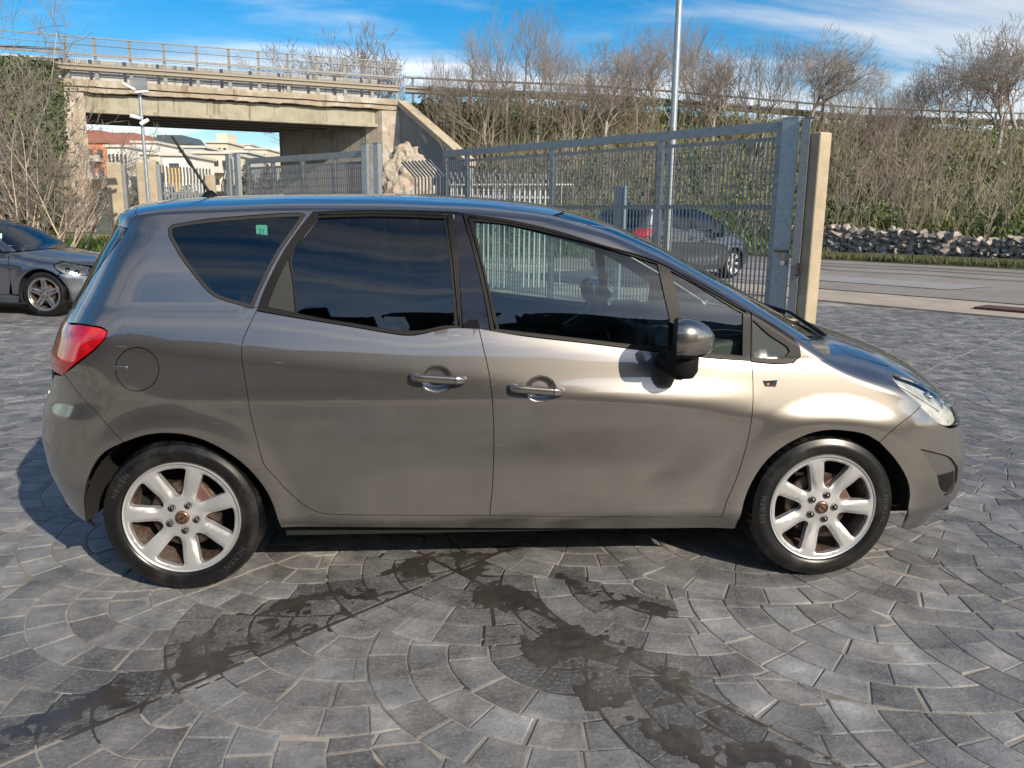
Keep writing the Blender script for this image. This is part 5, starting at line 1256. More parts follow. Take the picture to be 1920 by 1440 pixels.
# ------------------------------------------------------------------ embankments
emb_top = [(748, 192, 33.5), (900, 199, 34.5), (1060, 204, 35.1), (1240, 214, 36.5), (1420, 227, 38.7), (1614, 241, 41.4), (1760, 246, 42.2), (1920, 250, 42.8), (2300, 262, 44), (2900, 280, 46)]
emb_foot = [(748, 33.2), (872, 28.9), (960, 27.4), (1060, 27.0), (1240, 27.0), (1420, 27.4), (1614, 26.8), (1760, 25.4), (1920, 24.2), (2300, 22.5), (2900, 21)]
def emb_point(px, v):
    """v 0 foot .. 1 top edge"""
    D1 = np.interp(px, [a[0] for a in emb_top], [a[2] for a in emb_top]); y1 = np.interp(px, [a[0] for a in emb_top], [a[1] for a in emb_top]); D0 = np.interp(px, [a[0] for a in emb_foot], [a[1] for a in emb_foot])
    T = atD(px, y1, D1); G = atD(px, 420, D0); z0 = .62; prof = v+.10*math.sin(v*math.pi)
    return Vector((G.x+(T.x-G.x)*v, G.y+(T.y-G.y)*v, z0+(T.z-z0)*prof))
SLOPE = mat('embankment_soil', (.13, .105, .06), .97, var=(.9, (.06, .08, .02), 1.0), bump=(6, 1, .15))
V, F = [], []; nI, nJ = 120, 22
for i in range(nI+1):
    px = 748+(2900-748)*i/nI
    for j in range(nJ+1):
        v = j/nJ; p = emb_point(px, v); p = p+Vector((0, 0, .22*fbm(p.x, p.y, .5, 4)*math.sin(math.pi*v))); V.append(p)
    d = (emb_point(px, 1)-emb_point(px, .9)); d.z = 0; d.normalize(); p = emb_point(px, 1); V.append(p+d*11); V.append(p+d*22-Vector((0, 0, 6)))
k = nJ+3
for i in range(nI):
    for j in range(k-1): F.append((i*k+j, (i+1)*k+j, (i+1)*k+j+1, i*k+j+1))
tag(mesh_obj('embankment', V, F, SLOPE, None, True), kind='structure')
# left embankment beyond the bridge's left pier
def lemb(px, v):
    T = atD(px, 140, 28.9-(118-px)*.004); T.z = 5.9; G = atD(px, 420, 20.5); return Vector((G.x+(T.x-G.x)*v, G.y+(T.y-G.y)*v, .9+(T.z-.9)*v))
V, F = [], []
for i in range(40):
    px = -700+i*21.0
    for j in range(13): p = lemb(px, j/12); V.append(p+Vector((0, 0, .25*fbm(p.x, p.y, .6)*math.sin(math.pi*j/12))))
    p = lemb(px, 1); V.append(p+Vector((-3, 9, 0)))
for i in range(39):
    for j in range(13): F.append((i*14+j, (i+1)*14+j, (i+1)*14+j+1, i*14+j+1))
tag(mesh_obj('embankment', V, F, SLOPE, None, True), kind='structure')
# ------------------------------------------------------------------ guard rail along the top of the right bank
def guard(name, label, pts, H=.98, sp=2.3, z_w=.52):
    g = empty(name, pts[0]); tag(g, label, 'guard rail'); o = pts[0]; L = 0; segs = []
    for a, b in zip(pts, pts[1:]): segs.append((L, a, b, (b-a).length)); L += (b-a).length
    q = MB(); [q.tube([a-o+Vector((0, 0, H)), b-o+Vector((0, 0, H))], .042, 8) for _, a, b, _ in segs]; q.build('top_tube', RAILG, g, True, sharp=50)
    q = MB(); [wbeam(q, a-o+Vector((0, 0, z_w)), b-o+Vector((0, 0, z_w)), .31, .08) for _, a, b, _ in segs]; q.build('guard_beam', RAILG, g)
    q = MB(); q.box((0, .06, H/2-.2), (.10, .08, H+.4)); pm = mesh_of(q, 'post', RAILG); s = .3
    while s < L:
        for s0, a, b, l in segs:
            if s0 <= s < s0+l: part_bar(pm, 'post', a-o+(b-a)*((s-s0)/l), g)
        s += sp
    return g
gp_ = []
for px in (760, 900, 1060, 1240, 1420, 1614, 1760, 1920, 2300, 2900):
    p = emb_point(px, 1.0); gp_.append(p+Vector((0, 0, -.02)))
guard('guard_rail', 'steel guard rail running along the top of the wooded bank', gp_)
q = MB(); q.beam((0, 0, 0), (2.6, .0, -1.0), .05, .05)
lp = [lemb(-500, 1), lemb(-200, 1), lemb(60, 1), lemb(118, 1)]
guard('guard_rail', 'guard rail on the left bank running up to the bridge', lp)
# ------------------------------------------------------------------ bare trees
BARK = mat('grey_bark', (.30, .265, .23), .9, var=(5, (.42, .38, .33), .9)); TWIG = mat('twig_bark', (.22, .185, .16), .9, var=(3, (.33, .29, .255), .9)); PALE = mat('pale_dry_stem', (.50, .43, .32), .85, var=(2, (.32, .26, .19), 1.0))
LEAF = [mat('leaf_green', (.075, .125, .025), .6, var=(2, (.13, .17, .04), 1.0)), mat('leaf_dark', (.035, .065, .018), .6, var=(2, (.06, .095, .025), 1.0))]
class Twigs:
    def __init__(s): s.V = []; s.F = []
    def seg(s, a, b, ra, rb, n):
        d = (b-a).normalized(); u = d.orthogonal().normalized(); w = d.cross(u); i0 = len(s.V)
        for c, r in ((a, ra), (b, rb)):
            for k in range(n): an = 2*math.pi*k/n; s.V.append(c+u*(r*math.cos(an))+w*(r*math.sin(an)))
        for k in range(n): s.F.append((i0+k, i0+(k+1) % n, i0+n+(k+1) % n, i0+n+k))
def grow(rg, tw_main, tw_fine, p, d, length, r, depth, maxd, up, kink, minr=.006):
    steps = 3 if depth < 2 else 2; q = p; dd = d
    tw = tw_main if depth == 0 else tw_fine
    for k in range(steps):
        nd = (dd+Vector((rg.uniform(-1, 1), rg.uniform(-1, 1), rg.uniform(-.6, .8)))*kink+Vector((0, 0, up))).normalized(); e = q+nd*(length/steps); r2 = r*(.86 if depth else .88)
        tw.seg(q, e, max(r, minr), max(r2, minr), 7 if depth == 0 else (5 if depth == 1 else 3)); q, dd, r = e, nd, r2
        if depth < maxd and (k > 0 or depth > 0):
            for _ in range(1 if (rg.random() < .72 or depth > 2) else 2):
                if depth > 1 and rg.random() < .30: continue
                
                ax = dd.orthogonal().normalized(); ax.rotate(Matrix.Rotation(rg.uniform(0, 6.28), 3, dd)); bd_ = (dd*math.cos(.75)+ax*math.sin(rg.uniform(.45, .95))).normalized()
                grow(rg, tw_main, tw_fine, q, bd_, length*rg.uniform(.52, .78), r*.62, depth+1, maxd, up, kink, minr)
    if depth < maxd:
        for _ in range(2):
            ax = dd.orthogonal().normalized(); ax.rotate(Matrix.Rotation(rg.uniform(0, 6.28), 3, dd)); bd_ = (dd+ax*rg.uniform(.35, .7)).normalized()
            grow(rg, tw_main, tw_fine, q, bd_, length*rg.uniform(.6, .82), r*.74, depth+1, maxd, up, kink, minr)
def tree_meshes(seed, kind):
    rg = random.Random(seed); a, b = Twigs(), Twigs()
    if kind == 'tall':    # slim upright pole tree
        d = Vector((rg.uniform(-.1, .1), 0, 1)).normalized(); p = Vector((0, 0, -.3)); r = .10
        grow(rg, a, b, p, d, 3.6, r, 0, 4, .16, .17, .006)
    elif kind == 'round':
        grow(rg, a, b, Vector((0, 0, -.3)), Vector((rg.uniform(-.2, .2), 0, 1)).normalized(), 2.0, .11, 0, 5, .07, .30, .007)
    else:                 # forked stems
        for _ in range(3): grow(rg, a, b, Vector((rg.uniform(-.15, .15), rg.uniform(-.1, .1), -.3)), Vector((rg.uniform(-.35, .35), rg.uniform(-.2, .2), 1)).normalized(), 2.5, .055, 0, 4, .14, .2, .006)
    mz = max(v.z for v in b.V)
    out = []
    for tw, nm, mt in ((a, 'trunk', BARK), (b, 'crown', TWIG)):
        me = bpy.data.meshes.new(nm); me.from_pydata([tuple(v/mz) for v in tw.V], [], tw.F); me.materials.append(mt); me.polygons.foreach_set('use_smooth', [True]*len(me.polygons)); out.append(me)
    return out, mz
protos = {}
for kind, seeds in (('tall', (11, 12, 15)), ('round', (21, 24, 27)), ('fork', (31, 33))):
    protos[kind] = [tree_meshes(s, kind)[0] for s in seeds]
print('tree faces', {k: [len(m[1].polygons) for m in v] for k, v in protos.items()})
def add_tree(kind, k, pos, H, rz, label, group, fat=1.0, cat='tree'):
    ms = protos[kind][k % len(protos[kind])]; e = empty('bare_tree', pos, rz); e.scale = (H*fat, H*fat, H); tag(e, label, cat, group)
    for me in ms: o = bpy.data.objects.new(me.name, me); COL.objects.link(o); o.parent = e
    return e
sky_px = [760, 800, 850, 900, 955, 1000, 1040, 1100, 1150, 1200, 1290, 1330, 1380, 1480, 1560, 1640, 1700, 1760, 1830, 1880, 1960]
sky_y = [110, 75, 60, 40, -10, 0, 10, 60, 70, 35, 30, 70, 75, 60, 85, 135, 150, 125, 95, 80, 70]
TR = [ # px, v on the slope, kind, height factor, words
 (812, .85, 'tall', .85, 'slim bare tree nearest the sloping wing wall'), (848, .55, 'fork', .8, 'many-stemmed bare tree just right of the wing wall'), (884, .8, 'tall', 1., 'upright bare tree above the left end of the big gate'),
 (915, .45, 'fork', .85, 'thin forked tree low on the bank left of the tallest tree'), (948, .6, 'tall', 1.06, 'tallest bare tree, its crown leaving the top of the frame'), (985, .9, 'tall', .95, 'bare tree close right of the tallest tree'), (1008, .5, 'tall', 1.05, 'pale slim tree with an upswept crown above the middle gate post'),
 (1040, .8, 'fork', .85, 'tangled bare tree behind the nest-like clump'), (1072, .4, 'fork', .8, 'bushy forked tree low above the middle of the gate'), (1100, .75, 'tall', .9, 'narrow bare tree left of the dark-trunked tree'), (1130, .5, 'round', 1., 'dark-trunked crooked tree above the gate, left of the lamp pole'),
 (1165, .9, 'fork', .95, 'fine-twigged bare tree beyond the crooked dark one'), (1192, .55, 'tall', 1., 'pale slim tree two trees left of the lamp pole'), (1222, .8, 'round', .9, 'spreading bare tree immediately left of the lamp pole'), (1262, .5, 'tall', 1., 'knobbly upright tree half hidden by the lamp pole'),
 (1292, .85, 'fork', 1., 'tall knobbly tree just right of the lamp pole'), (1330, .6, 'round', .85, 'low dense bare tree right of the lamp pole'), (1372, .8, 'round', 1., 'knobbly tree holding a dark nest above the gate'), (1412, .5, 'fork', 1., 'forked tree above the right third of the gate'),
 (1446, .9, 'tall', .9, 'thin bare tree behind the end post of the gate'), (1500, .75, 'round', 1., 'wide round-crowned bare tree directly above the gate posts'), (1545, .9, 'round', .95, 'round bare tree whose crown meets the cloud right of the posts'), (1590, .7, 'fork', .9, 'sparse tree right of the cream gatepost'),
 (1640, .9, 'tall', .9, 'small pale tree against the sky right of the gatepost'), (1680, .55, 'fork', .8, 'leaning many-stemmed tree over the green patch'), (1722, .9, 'round', 1., 'fine-crowned tree between gatepost and right edge'), (1770, .8, 'round', 1., 'broad fine-twigged tree left of the crooked right-hand tree'),
 (1815, .9, 'fork', .9, 'bare tree just left of the crooked right-hand tree'), (1868, .6, 'round', .95, 'crooked dark bare tree near the right edge of the picture'), (1915, .8, 'round', 1., 'bare tree cut by the right edge of the picture')]
rt = random.Random(5)
for i, (px, v, kind, hf, words) in enumerate(TR):
    p = emb_point(px, v); D = math.hypot(p.x-CX, p.y-CY); yt = np.interp(px, sky_px, sky_y); top = atD(px, yt, D).z; H = (top-p.z)*hf
    add_tree(kind, i, p+Vector((0, 0, .05)), max(2.5, H), rt.uniform(0, 6.28), words, 'bare trees on the overpass bank', 1.0 if kind != 'round' else 1.05)
for px, w in ((2010, 'first'), (2090, 'second'), (2180, 'third'), (2300, 'fourth')):
    p = emb_point(px, .8); add_tree('round', px, p, 5.5, px, w+' bare tree past the right edge, counted from the cut-off one', 'bare trees on the overpass bank')
# trees beyond the bridge
for px, yt, D, kind, w, fat in ((668, 45, 44, 'round', 'left of two bare trees rising behind the bridge railing', 1.1), (712, 40, 43, 'round', 'right of two bare trees rising behind the bridge railing', 1.15), (575, 90, 46, 'fork', 'faint small bare tree behind the middle of the bridge railing', 1.), (625, 115, 45, 'fork', 'low twiggy tree left of the pair behind the railing', 1.)):
    g = atD(px, 300, D); top = atD(px, yt, D).z; add_tree(kind, px, Vector((g.x, g.y, 3.4)), top-3.4, px, w, 'bare trees behind the bridge', fat)
# multi-stem thickets: pale stems all over the slope (nobody could count them)
def thicket(name, label, spots, seed, mt=PALE, kind='stuff', h=(1.1, 2.7), lean=.28):
    rg = random.Random(seed); tw = Twigs()
    for p in spots:
        H = rg.uniform(*h)
        for _ in range(rg.choice((1, 2, 3))):
            d = Vector((rg.gauss(0, lean), rg.gauss(0, lean*.7), 1)).normalized(); q = p+Vector((rg.uniform(-.12, .12), rg.uniform(-.12, .12), -.1)); r = rg.uniform(.010, .022); n = 4
            for k in range(n):
                e = q+(d+Vector((rg.gauss(0, .13), rg.gauss(0, .13), .04))).normalized()*(H/n); tw.seg(q, e, r, r*.8, 3); r *= .8
                if k:
                    for _ in range(2):
                        b = (d+Vector((rg.gauss(0, .5), rg.gauss(0, .5), .1))).normalized(); m_ = q+b*rg.uniform(.25, .8); tw.seg(q, m_, r*.55, r*.3, 3); tw.seg(m_, m_+(b+Vector((rg.gauss(0, .3), rg.gauss(0, .3), .25))).normalized()*rg.uniform(.2, .6), r*.4, r*.2, 3)
                q = e
    o = mesh_obj(name, tw.V, tw.F, mt); tag(o, label, 'undergrowth', kind='stuff'); return o
rg = random.Random(9); spots = []
for _ in range(760):
    px = rg.uniform(800, 2250); v = rg.random()**1.1
    if fbm(px*.02, v*3, 1.0, 3) > .14 and rg.random() < .75: continue
    p = emb_point(px, v); spots.append(p)
thicket('undergrowth', 'dense pale leafless stems covering the slope of the bank', spots, 4)
thicket('brambles', 'purplish dry brambles tangled at the right of the gatepost', [emb_point(rg.uniform(1540, 1750), rg.uniform(.15, .95)) for _ in range(150)], 5, mat('bramble_stem', (.30, .23, .20), .9, var=(2, (.40, .33, .28), .9)), lean=.5, h=(1.0, 2.2))
# leaves and grass clumps as small faces
def leaves(name, label, pts, mt, size, cat, seed=1, upright=False):
    rg = random.Random(seed); V, F = [], []
    for p in pts:
        s = size*rg.uniform(.5, 1.3); i = len(V)
        if upright:
            a = rg.uniform(0, 6.28); w = Vector((math.cos(a), math.sin(a), 0))*s*.10; t = Vector((rg.gauss(0, .35), rg.gauss(0, .35), 1))*s; V += [p-w, p+w, p+t]; F.append((i, i+1, i+2))
        else:
            a = Vector((rg.gauss(0, 1), rg.gauss(0, 1), rg.gauss(0, 1))).normalized(); b = a.orthogonal().normalized(); b.rotate(Matrix.Rotation(rg.uniform(0, 6.28), 3, a)); c = a.cross(b)
            V += [p-b*s, p-c*s*.45, p+b*s, p+c*s*.45]; F.append((i, i+1, i+2, i+3))
    o = mesh_obj(name, V, F, mt); tag(o, label, cat, kind='stuff'); return o
rg = random.Random(14); P0, P1, P2 = [], [], []
for _ in range(60000):
    px = rg.uniform(790, 2200); v = rg.random(); p = emb_point(px, v); k = fbm(p.x, p.y+p.z*2, .35, 8)+.10*(v > .8)
    if k < .03 and rg.random() < .93: continue
    (P0 if fbm(p.x, p.z, .8, 2) > -.03 else P1).append(p+Vector((rg.gauss(0, .1), rg.gauss(0, .1), rg.random()**2*.75)))
leaves('ivy', 'green ivy and weeds patched over the wooded bank', P0, LEAF[0], .10, 'ivy', 3); PD = []
for _ in range(26000):
    px = rg.uniform(800, 2200); p = emb_point(px, rg.random()); PD.append(p+Vector((rg.gauss(0, .2), rg.gauss(0, .2), 0)))
leaves('dry_grass', 'straw-coloured dead grass all over the slope of the bank', PD, mat('straw', (.26, .21, .12), .85, var=(1.1, (.12, .13, .05), 1.0)), .32, 'grass', 15, True)
leaves('ivy', 'darker green ivy between the stems on the bank', P1, LEAF[1], .11, 'ivy', 4)
for _ in range(26000):
    px = rg.uniform(900, 2200); p = emb_point(px, rg.uniform(-.05, .22)); P2.append(p+Vector((rg.gauss(0, .3), rg.gauss(0, .3), -.05)))
GRASS = mat('grass_blades', (.07, .13, .02), .6, var=(1.2, (.12, .17, .04), 1.0))
leaves('grass', 'bright green grass along the foot of the bank behind the stone wall', P2, GRASS, .22, 'grass', 5, True)
P3 = []
for _ in range(9000):
    s, t = rg.uniform(-22, 6), 21.4+abs(rg.gauss(0, .5)); P3.append(ST(s, t, .40))
leaves('grass', 'dry grass and weeds along the far edge of the road', P3, mat('dry_grass', (.13, .12, .05), .8, var=(1, (.06, .085, .025), 1.0)), .16, 'grass', 6, True)
# left bank: evergreen bushes and a bare multi-stemmed shrub in front
P4, P5 = [], []
for _ in range(26000):
    px = rg.uniform(-250, 122); v = rg.random(); p = lemb(px, v); k = fbm(p.x*1.3, p.z*1.3, .8, 5)
    if px > 100 and rg.random() < .5: continue
    (P4 if k > -.02 else P5).append(p+Vector((rg.gauss(0, .2), -abs(rg.gauss(0, .35)), rg.random()*.7)))
leaves('bushes', 'dark evergreen bushes covering the left bank beside the bridge', P5, LEAF[1], .12, 'bushes', 7); leaves('bushes', 'mid-green leaves over the left bank beside the bridge', P4, mat('leaf_olive', (.075, .085, .03), .6, var=(2, (.04, .06, .02), 1.0)), .10, 'bushes', 8)
P6 = []
for _ in range(7000):
    px = rg.uniform(-100, 230); D = rg.uniform(16, 20); p = atD(px, 430, D); P6.append(Vector((p.x, p.y, max(.1, .05+(D-15.5)*.17))))
leaves('grass', 'short green grass on the bank behind the dark saloon', P6, GRASS, .2, 'grass', 9, True)
def shrub(px, D, z, H, seed, label, n=9, spread=.45, leanx=0.0):
    rg = random.Random(seed); a, b = Twigs(), Twigs(); p0 = atD(px, 430, D)
    for _ in range(n):
        d = Vector((rg.gauss(leanx, spread), rg.gauss(0, spread*.4), 1)).normalized(); q = Vector((rg.uniform(-.25, .25), rg.uniform(-.2, .2), -.1)); r = .026; h = H*rg.uniform(.55, 1.05); m_ = 7
        for k in range(m_):
            d = (d+Vector((rg.gauss(0, .10), rg.gauss(0, .08), .03))).normalized(); e = q+d*(h/m_); a.seg(q, e, r, r*.82, 5); r *= .82
            if k > 0:
                for _ in range(2): grow(rg, b, b, e, (d+Vector((rg.gauss(0, .6), rg.gauss(0, .5), .1))).normalized(), h*.17*rg.uniform(.6, 1.3), r*.6, 2, 4, .06, .22, .0035)
            q = e
    e = empty('bare_shrub', (p0.x, p0.y, z)); tag(e, label, 'shrub', 'leafless shrubs on the left bank')
    mesh_obj('stems', a.V, a.F, PALE, e); mesh_obj('crown', b.V, b.F, TWIG, e)
shrub(52, 16.8, .35, 3.6, 41, 'pale many-stemmed bare shrub reaching across the left bridge pier', 12, .42, .12); shrub(-10, 17, .4, 7.2, 42, 'tall bare shrub at the left edge with twigs against the sky', 7, .16, .02); shrub(120, 17.2, .5, 2.9, 43, 'smaller bare shrub in front of the left bridge pier', 9, .5)
shrub(15, 17.5, .5, 3.4, 44, 'bare shrub behind the pale one at the left edge', 9, .4)
# ------------------------------------------------------------------ dry stone wall
WST = mat('limestone_rubble', (.34, .31, .27), .9, bump=(14, .8, .02)); nt = WST.node_tree; b = nt.nodes['Principled BSDF']
cr, n_ = noise_mix(nt, b, [(.16, .12, .10), (.30, .25, .215), (.39, .35, .305), (.27, .22, .19)], 1.7, 8, .7, socket=None, lo=.3, hi=.7); oi = nt.nodes.new('ShaderNodeObjectInfo'); 
mrr = nt.nodes.new('ShaderNodeMapRange'); mrr.inputs['To Min'].default_value = .62; mrr.inputs['To Max'].default_value = 1.3; nt.links.new(oi.outputs['Random'], mrr.inputs['Value'])
mm = nt.nodes.new('ShaderNodeMix'); mm.data_type = 'RGBA'; mm.blend_type = 'MULTIPLY'; mm.inputs[0].default_value = 1; nt.links.new(cr.outputs[0], mm.inputs[6]); nt.links.new(mrr.outputs[0], mm.inputs[7]); nt.links.new(mm.outputs[2], b.inputs['Base Color'])
def rock_mesh(seed, n=16):
    rg = random.Random(seed); bm = bmesh.new()
    for _ in range(n):
        v = Vector((rg.gauss(0, 1), rg.gauss(0, 1), rg.gauss(0, 1))).normalized(); bm.verts.new((v.x*.5, v.y*.5, v.z*.5))
    r = bmesh.ops.convex_hull(bm, input=bm.verts); bmesh.ops.delete(bm, geom=[g for g in r['geom_interior'] if isinstance(g, bmesh.types.BMVert)], context='VERTS')
    me = bpy.data.meshes.new('stone'); bm.to_mesh(me); bm.free(); me.materials.append(WST); return me
rocks = [rock_mesh(s) for s in range(12)]
wA, wB = ST(-13.5, 24.1, 0), ST(9, 24.1, 0)
dw = empty('dry_stone_wall', (0, 0, 0)); tag(dw, 'grey dry stone wall along the far side of the road', 'stone wall')
core = MB()
rg = random.Random(6); SVs, SFs = [], []; nparts = 0
def wtop(s): return 1.28-.035*(s+13)+.10*fbm(s, 0, .9, 3)
s = -16.0; cand = []
while s < 9:
    z = .42; top = wtop(s)
    cw_ = rg.uniform(.15, .25)
    while z < top:
        h = rg.uniform(.11, .19); cand.append((s+rg.uniform(-.04, .04), z+h*.5, cw_*rg.uniform(.95, 1.45), h*rg.uniform(1.15, 1.5))); z += h*.93
    s += cw_*.95
def pxof(P):
    q = P-Vector((CX, CY, CZ)); zz = q.dot(fwv); return 960+F_PX*q.dot(RV)/zz
for (s, z, w, h) in cand:
    t = 24.05+rg.uniform(-.06, .06); P = ST(s, t, z); x_ = pxof(P); rot = (rg.uniform(-.4, .4), rg.uniform(-.35, .35), math.atan2(UD.y, UD.x)+rg.uniform(-.3, .3)); sc = (w*1.28, .36, h*1.18)
    me = rocks[rg.randrange(12)]
    if 1540 < x_ < 1925 and nparts < 298:
        o = bpy.data.objects.new('stone', me); COL.objects.link(o); o.location = P; o.rotation_euler = rot; o.scale = sc; o.parent = dw; nparts += 1
    else:
        M4 = Matrix.LocRotScale(P, Vector(rot).to_tuple() and __import__('mathutils').Euler(rot), Vector(sc)); b0 = len(SVs); SVs += [tuple(M4 @ v.co) for v in me.vertices]; SFs += [tuple(b0+i for i in p.vertices) for p in me.polygons]
print('wall stones', nparts, len(cand))
o = mesh_obj('stones', SVs, SFs, WST, dw); o['kind'] = 'stuff'
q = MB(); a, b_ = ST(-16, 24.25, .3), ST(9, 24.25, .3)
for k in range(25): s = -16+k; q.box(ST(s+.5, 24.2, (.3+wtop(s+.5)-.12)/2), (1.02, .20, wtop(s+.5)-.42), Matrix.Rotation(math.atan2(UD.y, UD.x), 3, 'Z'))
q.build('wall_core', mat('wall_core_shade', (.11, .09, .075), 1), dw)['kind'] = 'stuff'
# ------------------------------------------------------------------ limestone crag beside the pier
bm = bmesh.new(); bmesh.ops.create_icosphere(bm, subdivisions=6, radius=1)
for v in bm.verts:
    p = v.co.copy(); p = Vector((math.copysign(abs(p.x)**.8, p.x), p.y, math.copysign(abs(p.z)**.62, p.z))); q = Vector((p.x*.60*(1.0-.06*p.z), p.y*.65, p.z*1.55)); o3 = Vector((3, 1, 2))
    d = .22*noise.noise(q*1.1+o3)+.13*noise.noise(q*2.6+o3)+.07*noise.noise(q*6)+.045*abs(noise.noise(q*13))-.13*max(0, noise.noise(q*4.2+Vector((9, 9, 9)))-.10)-.10*max(0, noise.noise(q*9+Vector((5, 2, 9)))-.12)
    if p.z > .55: d += .10*noise.noise(q*3.3+Vector((1, 7, 3)))
    n_ = Vector((p.x, p.y, p.z*.35)).normalized(); v.co = q+n_*d
me = bpy.data.meshes.new('rock_outcrop'); bm.to_mesh(me); bm.free(); me.polygons.foreach_set('use_smooth', [True]*len(me.polygons))
CR = mat('pitted_limestone', (.5, .4, .3), .92, bump=(9, 1, .05)); noise_mix(CR.node_tree, CR.node_tree.nodes['Principled BSDF'], [(.08, .045, .025), (.25, .20, .145), (.40, .355, .29), (.30, .20, .125), (.46, .43, .38)], 2.6, 10, .75, lo=.28, hi=.72)
me.materials.append(CR); o = bpy.data.objects.new('rock_outcrop', me); COL.objects.link(o); g = atD(770, 300, 22.5); o.location = (g.x, g.y, 1.70); o.scale = (1.18, 1.0, 1.14); tag(o, 'pitted pale limestone crag standing in front of the right bridge pier', 'rock')
g = atD(806, 330, 22.3); o2 = o.copy(); COL.objects.link(o2); o2.location = (g.x, g.y, .9); o2.scale = (.6, .7, .72); o2.rotation_euler = (0, 0, 2); tag(o2, 'lower orange-stained shoulder of rock right of the pale crag', 'rock')
# ------------------------------------------------------------------ town seen under the bridge
BW = mat('render_white', (.70, .69, .65), .8); BO = mat('render_orange', (.62, .22, .11), .8); BY = mat('render_ochre', (.66, .44, .17), .8); BG = mat('render_cream', (.60, .55, .44), .8); BGr = mat('render_grey', (.42, .43, .43), .8)
SL = mat('slate_roof', (.07, .09, .11), .7); TR_ = mat('roof_red', (.30, .12, .09), .8); WIN = mat('far_window', (.05, .06, .075), .15, 0, .6); BAL = mat('balcony_slab', (.55, .54, .50), .8)
def block(name_label, x0, x1, yt, yb, D, wall, floors, cols, roof=None, balc=True, panel=None, rz=R_(18), pent=None):
    a, b = atD(x0, yt, D), atD(x1, yt, D); W = math.hypot(b.x-a.x, b.y-a.y); top = a.z; bot = atD(x0, yb, D).z-6; c = (a+b)/2
    e = empty('apartment_building', (c.x, c.y, bot), math.atan2(b.y-a.y, b.x-a.x)); tag(e, name_label, 'building'); H = top-bot
    q = MB(); q.box((0, 6, H/2), (W, 12, H)); q.build('wall', wall, e)
    q = MB(); q.box((0, 6, H+.2), (W+.8, 12.8, .4)); ro = q.build('roof', roof or BAL, e)
    if pent: q = MB(); q.box((W*.1, 6, H+1.4), (W*.5, 7, 2.2)); q.build('penthouse', pent, ro)
    q = MB()
    if roof: q.prism([(-W/2-.4, 0, H+.4), (W/2+.4, 0, H+.4), (W/2-W*.12, 0, H+2.2), (-W/2+W*.12, 0, H+2.2)], (0, -.2, 0), (0, 12.2, 0)); q.build('roof_slope', roof, ro)
    fh = 3.1; n = floors
    wq = MB(); ww_ = min(1.5, W/cols*.5); wq.box((0, 0, 0), (ww_, .12, 1.6)); wm_ = mesh_of(wq, 'window', WIN)
    fq = MB(); fq.box((0, -.02, -.86), (ww_+.3, .3, .1)); fm = mesh_of(fq, 'sill', BAL)
    for f in range(n):
        z = H-1.9-f*fh
        for k in range(cols):
            x = -W/2+(k+.5)*W/cols
            w = part_bar(wm_, 'window', (x, -.05, z), e); part_bar(fm, 'sill', (0, 0, 0), w)
        if balc and f % 1 == 0:
            q = MB(); q.box((0, -.75, z-1.25), (W*.8, 1.4, .22)); q.box((0, -1.42, z-.75), (W*.8, .08, .9)); q.build('balcony', BAL if wall is not BW else BGr, e)
    if panel: q = MB(); q.box((0, -.09, H-3.6), (W*.62, .1, 3.6)); q.build('wall_panel', panel, e)
    return e
block('orange apartment block with red roof, leftmost under the bridge', 158, 196, 268, 330, 150, BO, 3, 2, TR_)
block('white block with gridded glazed front beside the orange one', 200, 238, 276, 330, 140, BW, 4, 5, None, False)
block('white block with a yellow upper wall behind the camera pole', 240, 292, 268, 330, 160, BW, 2, 2, None, True, BY)
block('pale block with yellow panels right of the camera pole', 262, 300, 290, 330, 135, BG, 2, 3, None, True)
block('white framed building with a big ochre wall panel', 304, 347, 292, 330, 128, BW, 1, 1, None, False, BY)
block('building with a dark slate mansard roof, its roof above the others', 290, 350, 270, 300, 210, BW, 1, 6, SL, False)
block('grey flat-roofed house left of the aerial tip', 344, 382, 277, 330, 170, BGr, 2, 3, None, True)
block('cream villa with deep balconies near the middle of the opening', 366, 428, 288, 330, 145, BG, 2, 4, None, True)
block('cream stepped block behind the villa, topmost in the middle', 386, 426, 268, 300, 200, BG, 3, 4, None, True, pent=BG)
block('long low grey-beige block right of the villa', 424, 462, 286, 330, 160, BGr, 2, 4, None, True)
block('beige terrace of flats near the right abutment', 455, 500, 280, 320, 220, BG, 3, 5, None, True)
block('small white house high up at the right of the opening', 432, 470, 272, 300, 260, BW, 2, 4, None, False)
block('faint grey block at the far right of the opening', 492, 530, 284, 320, 240, BGr, 3, 4, None, True)
block('pale block with pinkish roof left of the slate roof', 196, 262, 264, 300, 230, BG, 2, 7, TR_, False)
block('tall cream tower at the far left of the opening', 168, 186, 256, 300, 260, BG, 3, 2, None, False)
block('low white terrace filling the gap under the slate roof', 262, 320, 266, 300, 240, BW, 2, 7, None, True)
rg = random.Random(3); P = []
for _ in range(9000):
    px = rg.uniform(440, 540) if rg.random() < .6 else rg.uniform(150, 540); D = rg.uniform(70, 110); g = atD(px, 330, D); hh = max(0, 1-abs((px % 37)-18)/18); P.append(Vector((g.x, g.y, g.z*0+2.2+rg.random()**1.5*(1.8+2.2*hh)*(1 if px > 440 else .5))))
leaves('far_trees', 'dusty far-off trees below the town under the bridge', P, mat('far_leaf', (.10, .095, .07), .8), .28, 'trees', 12)
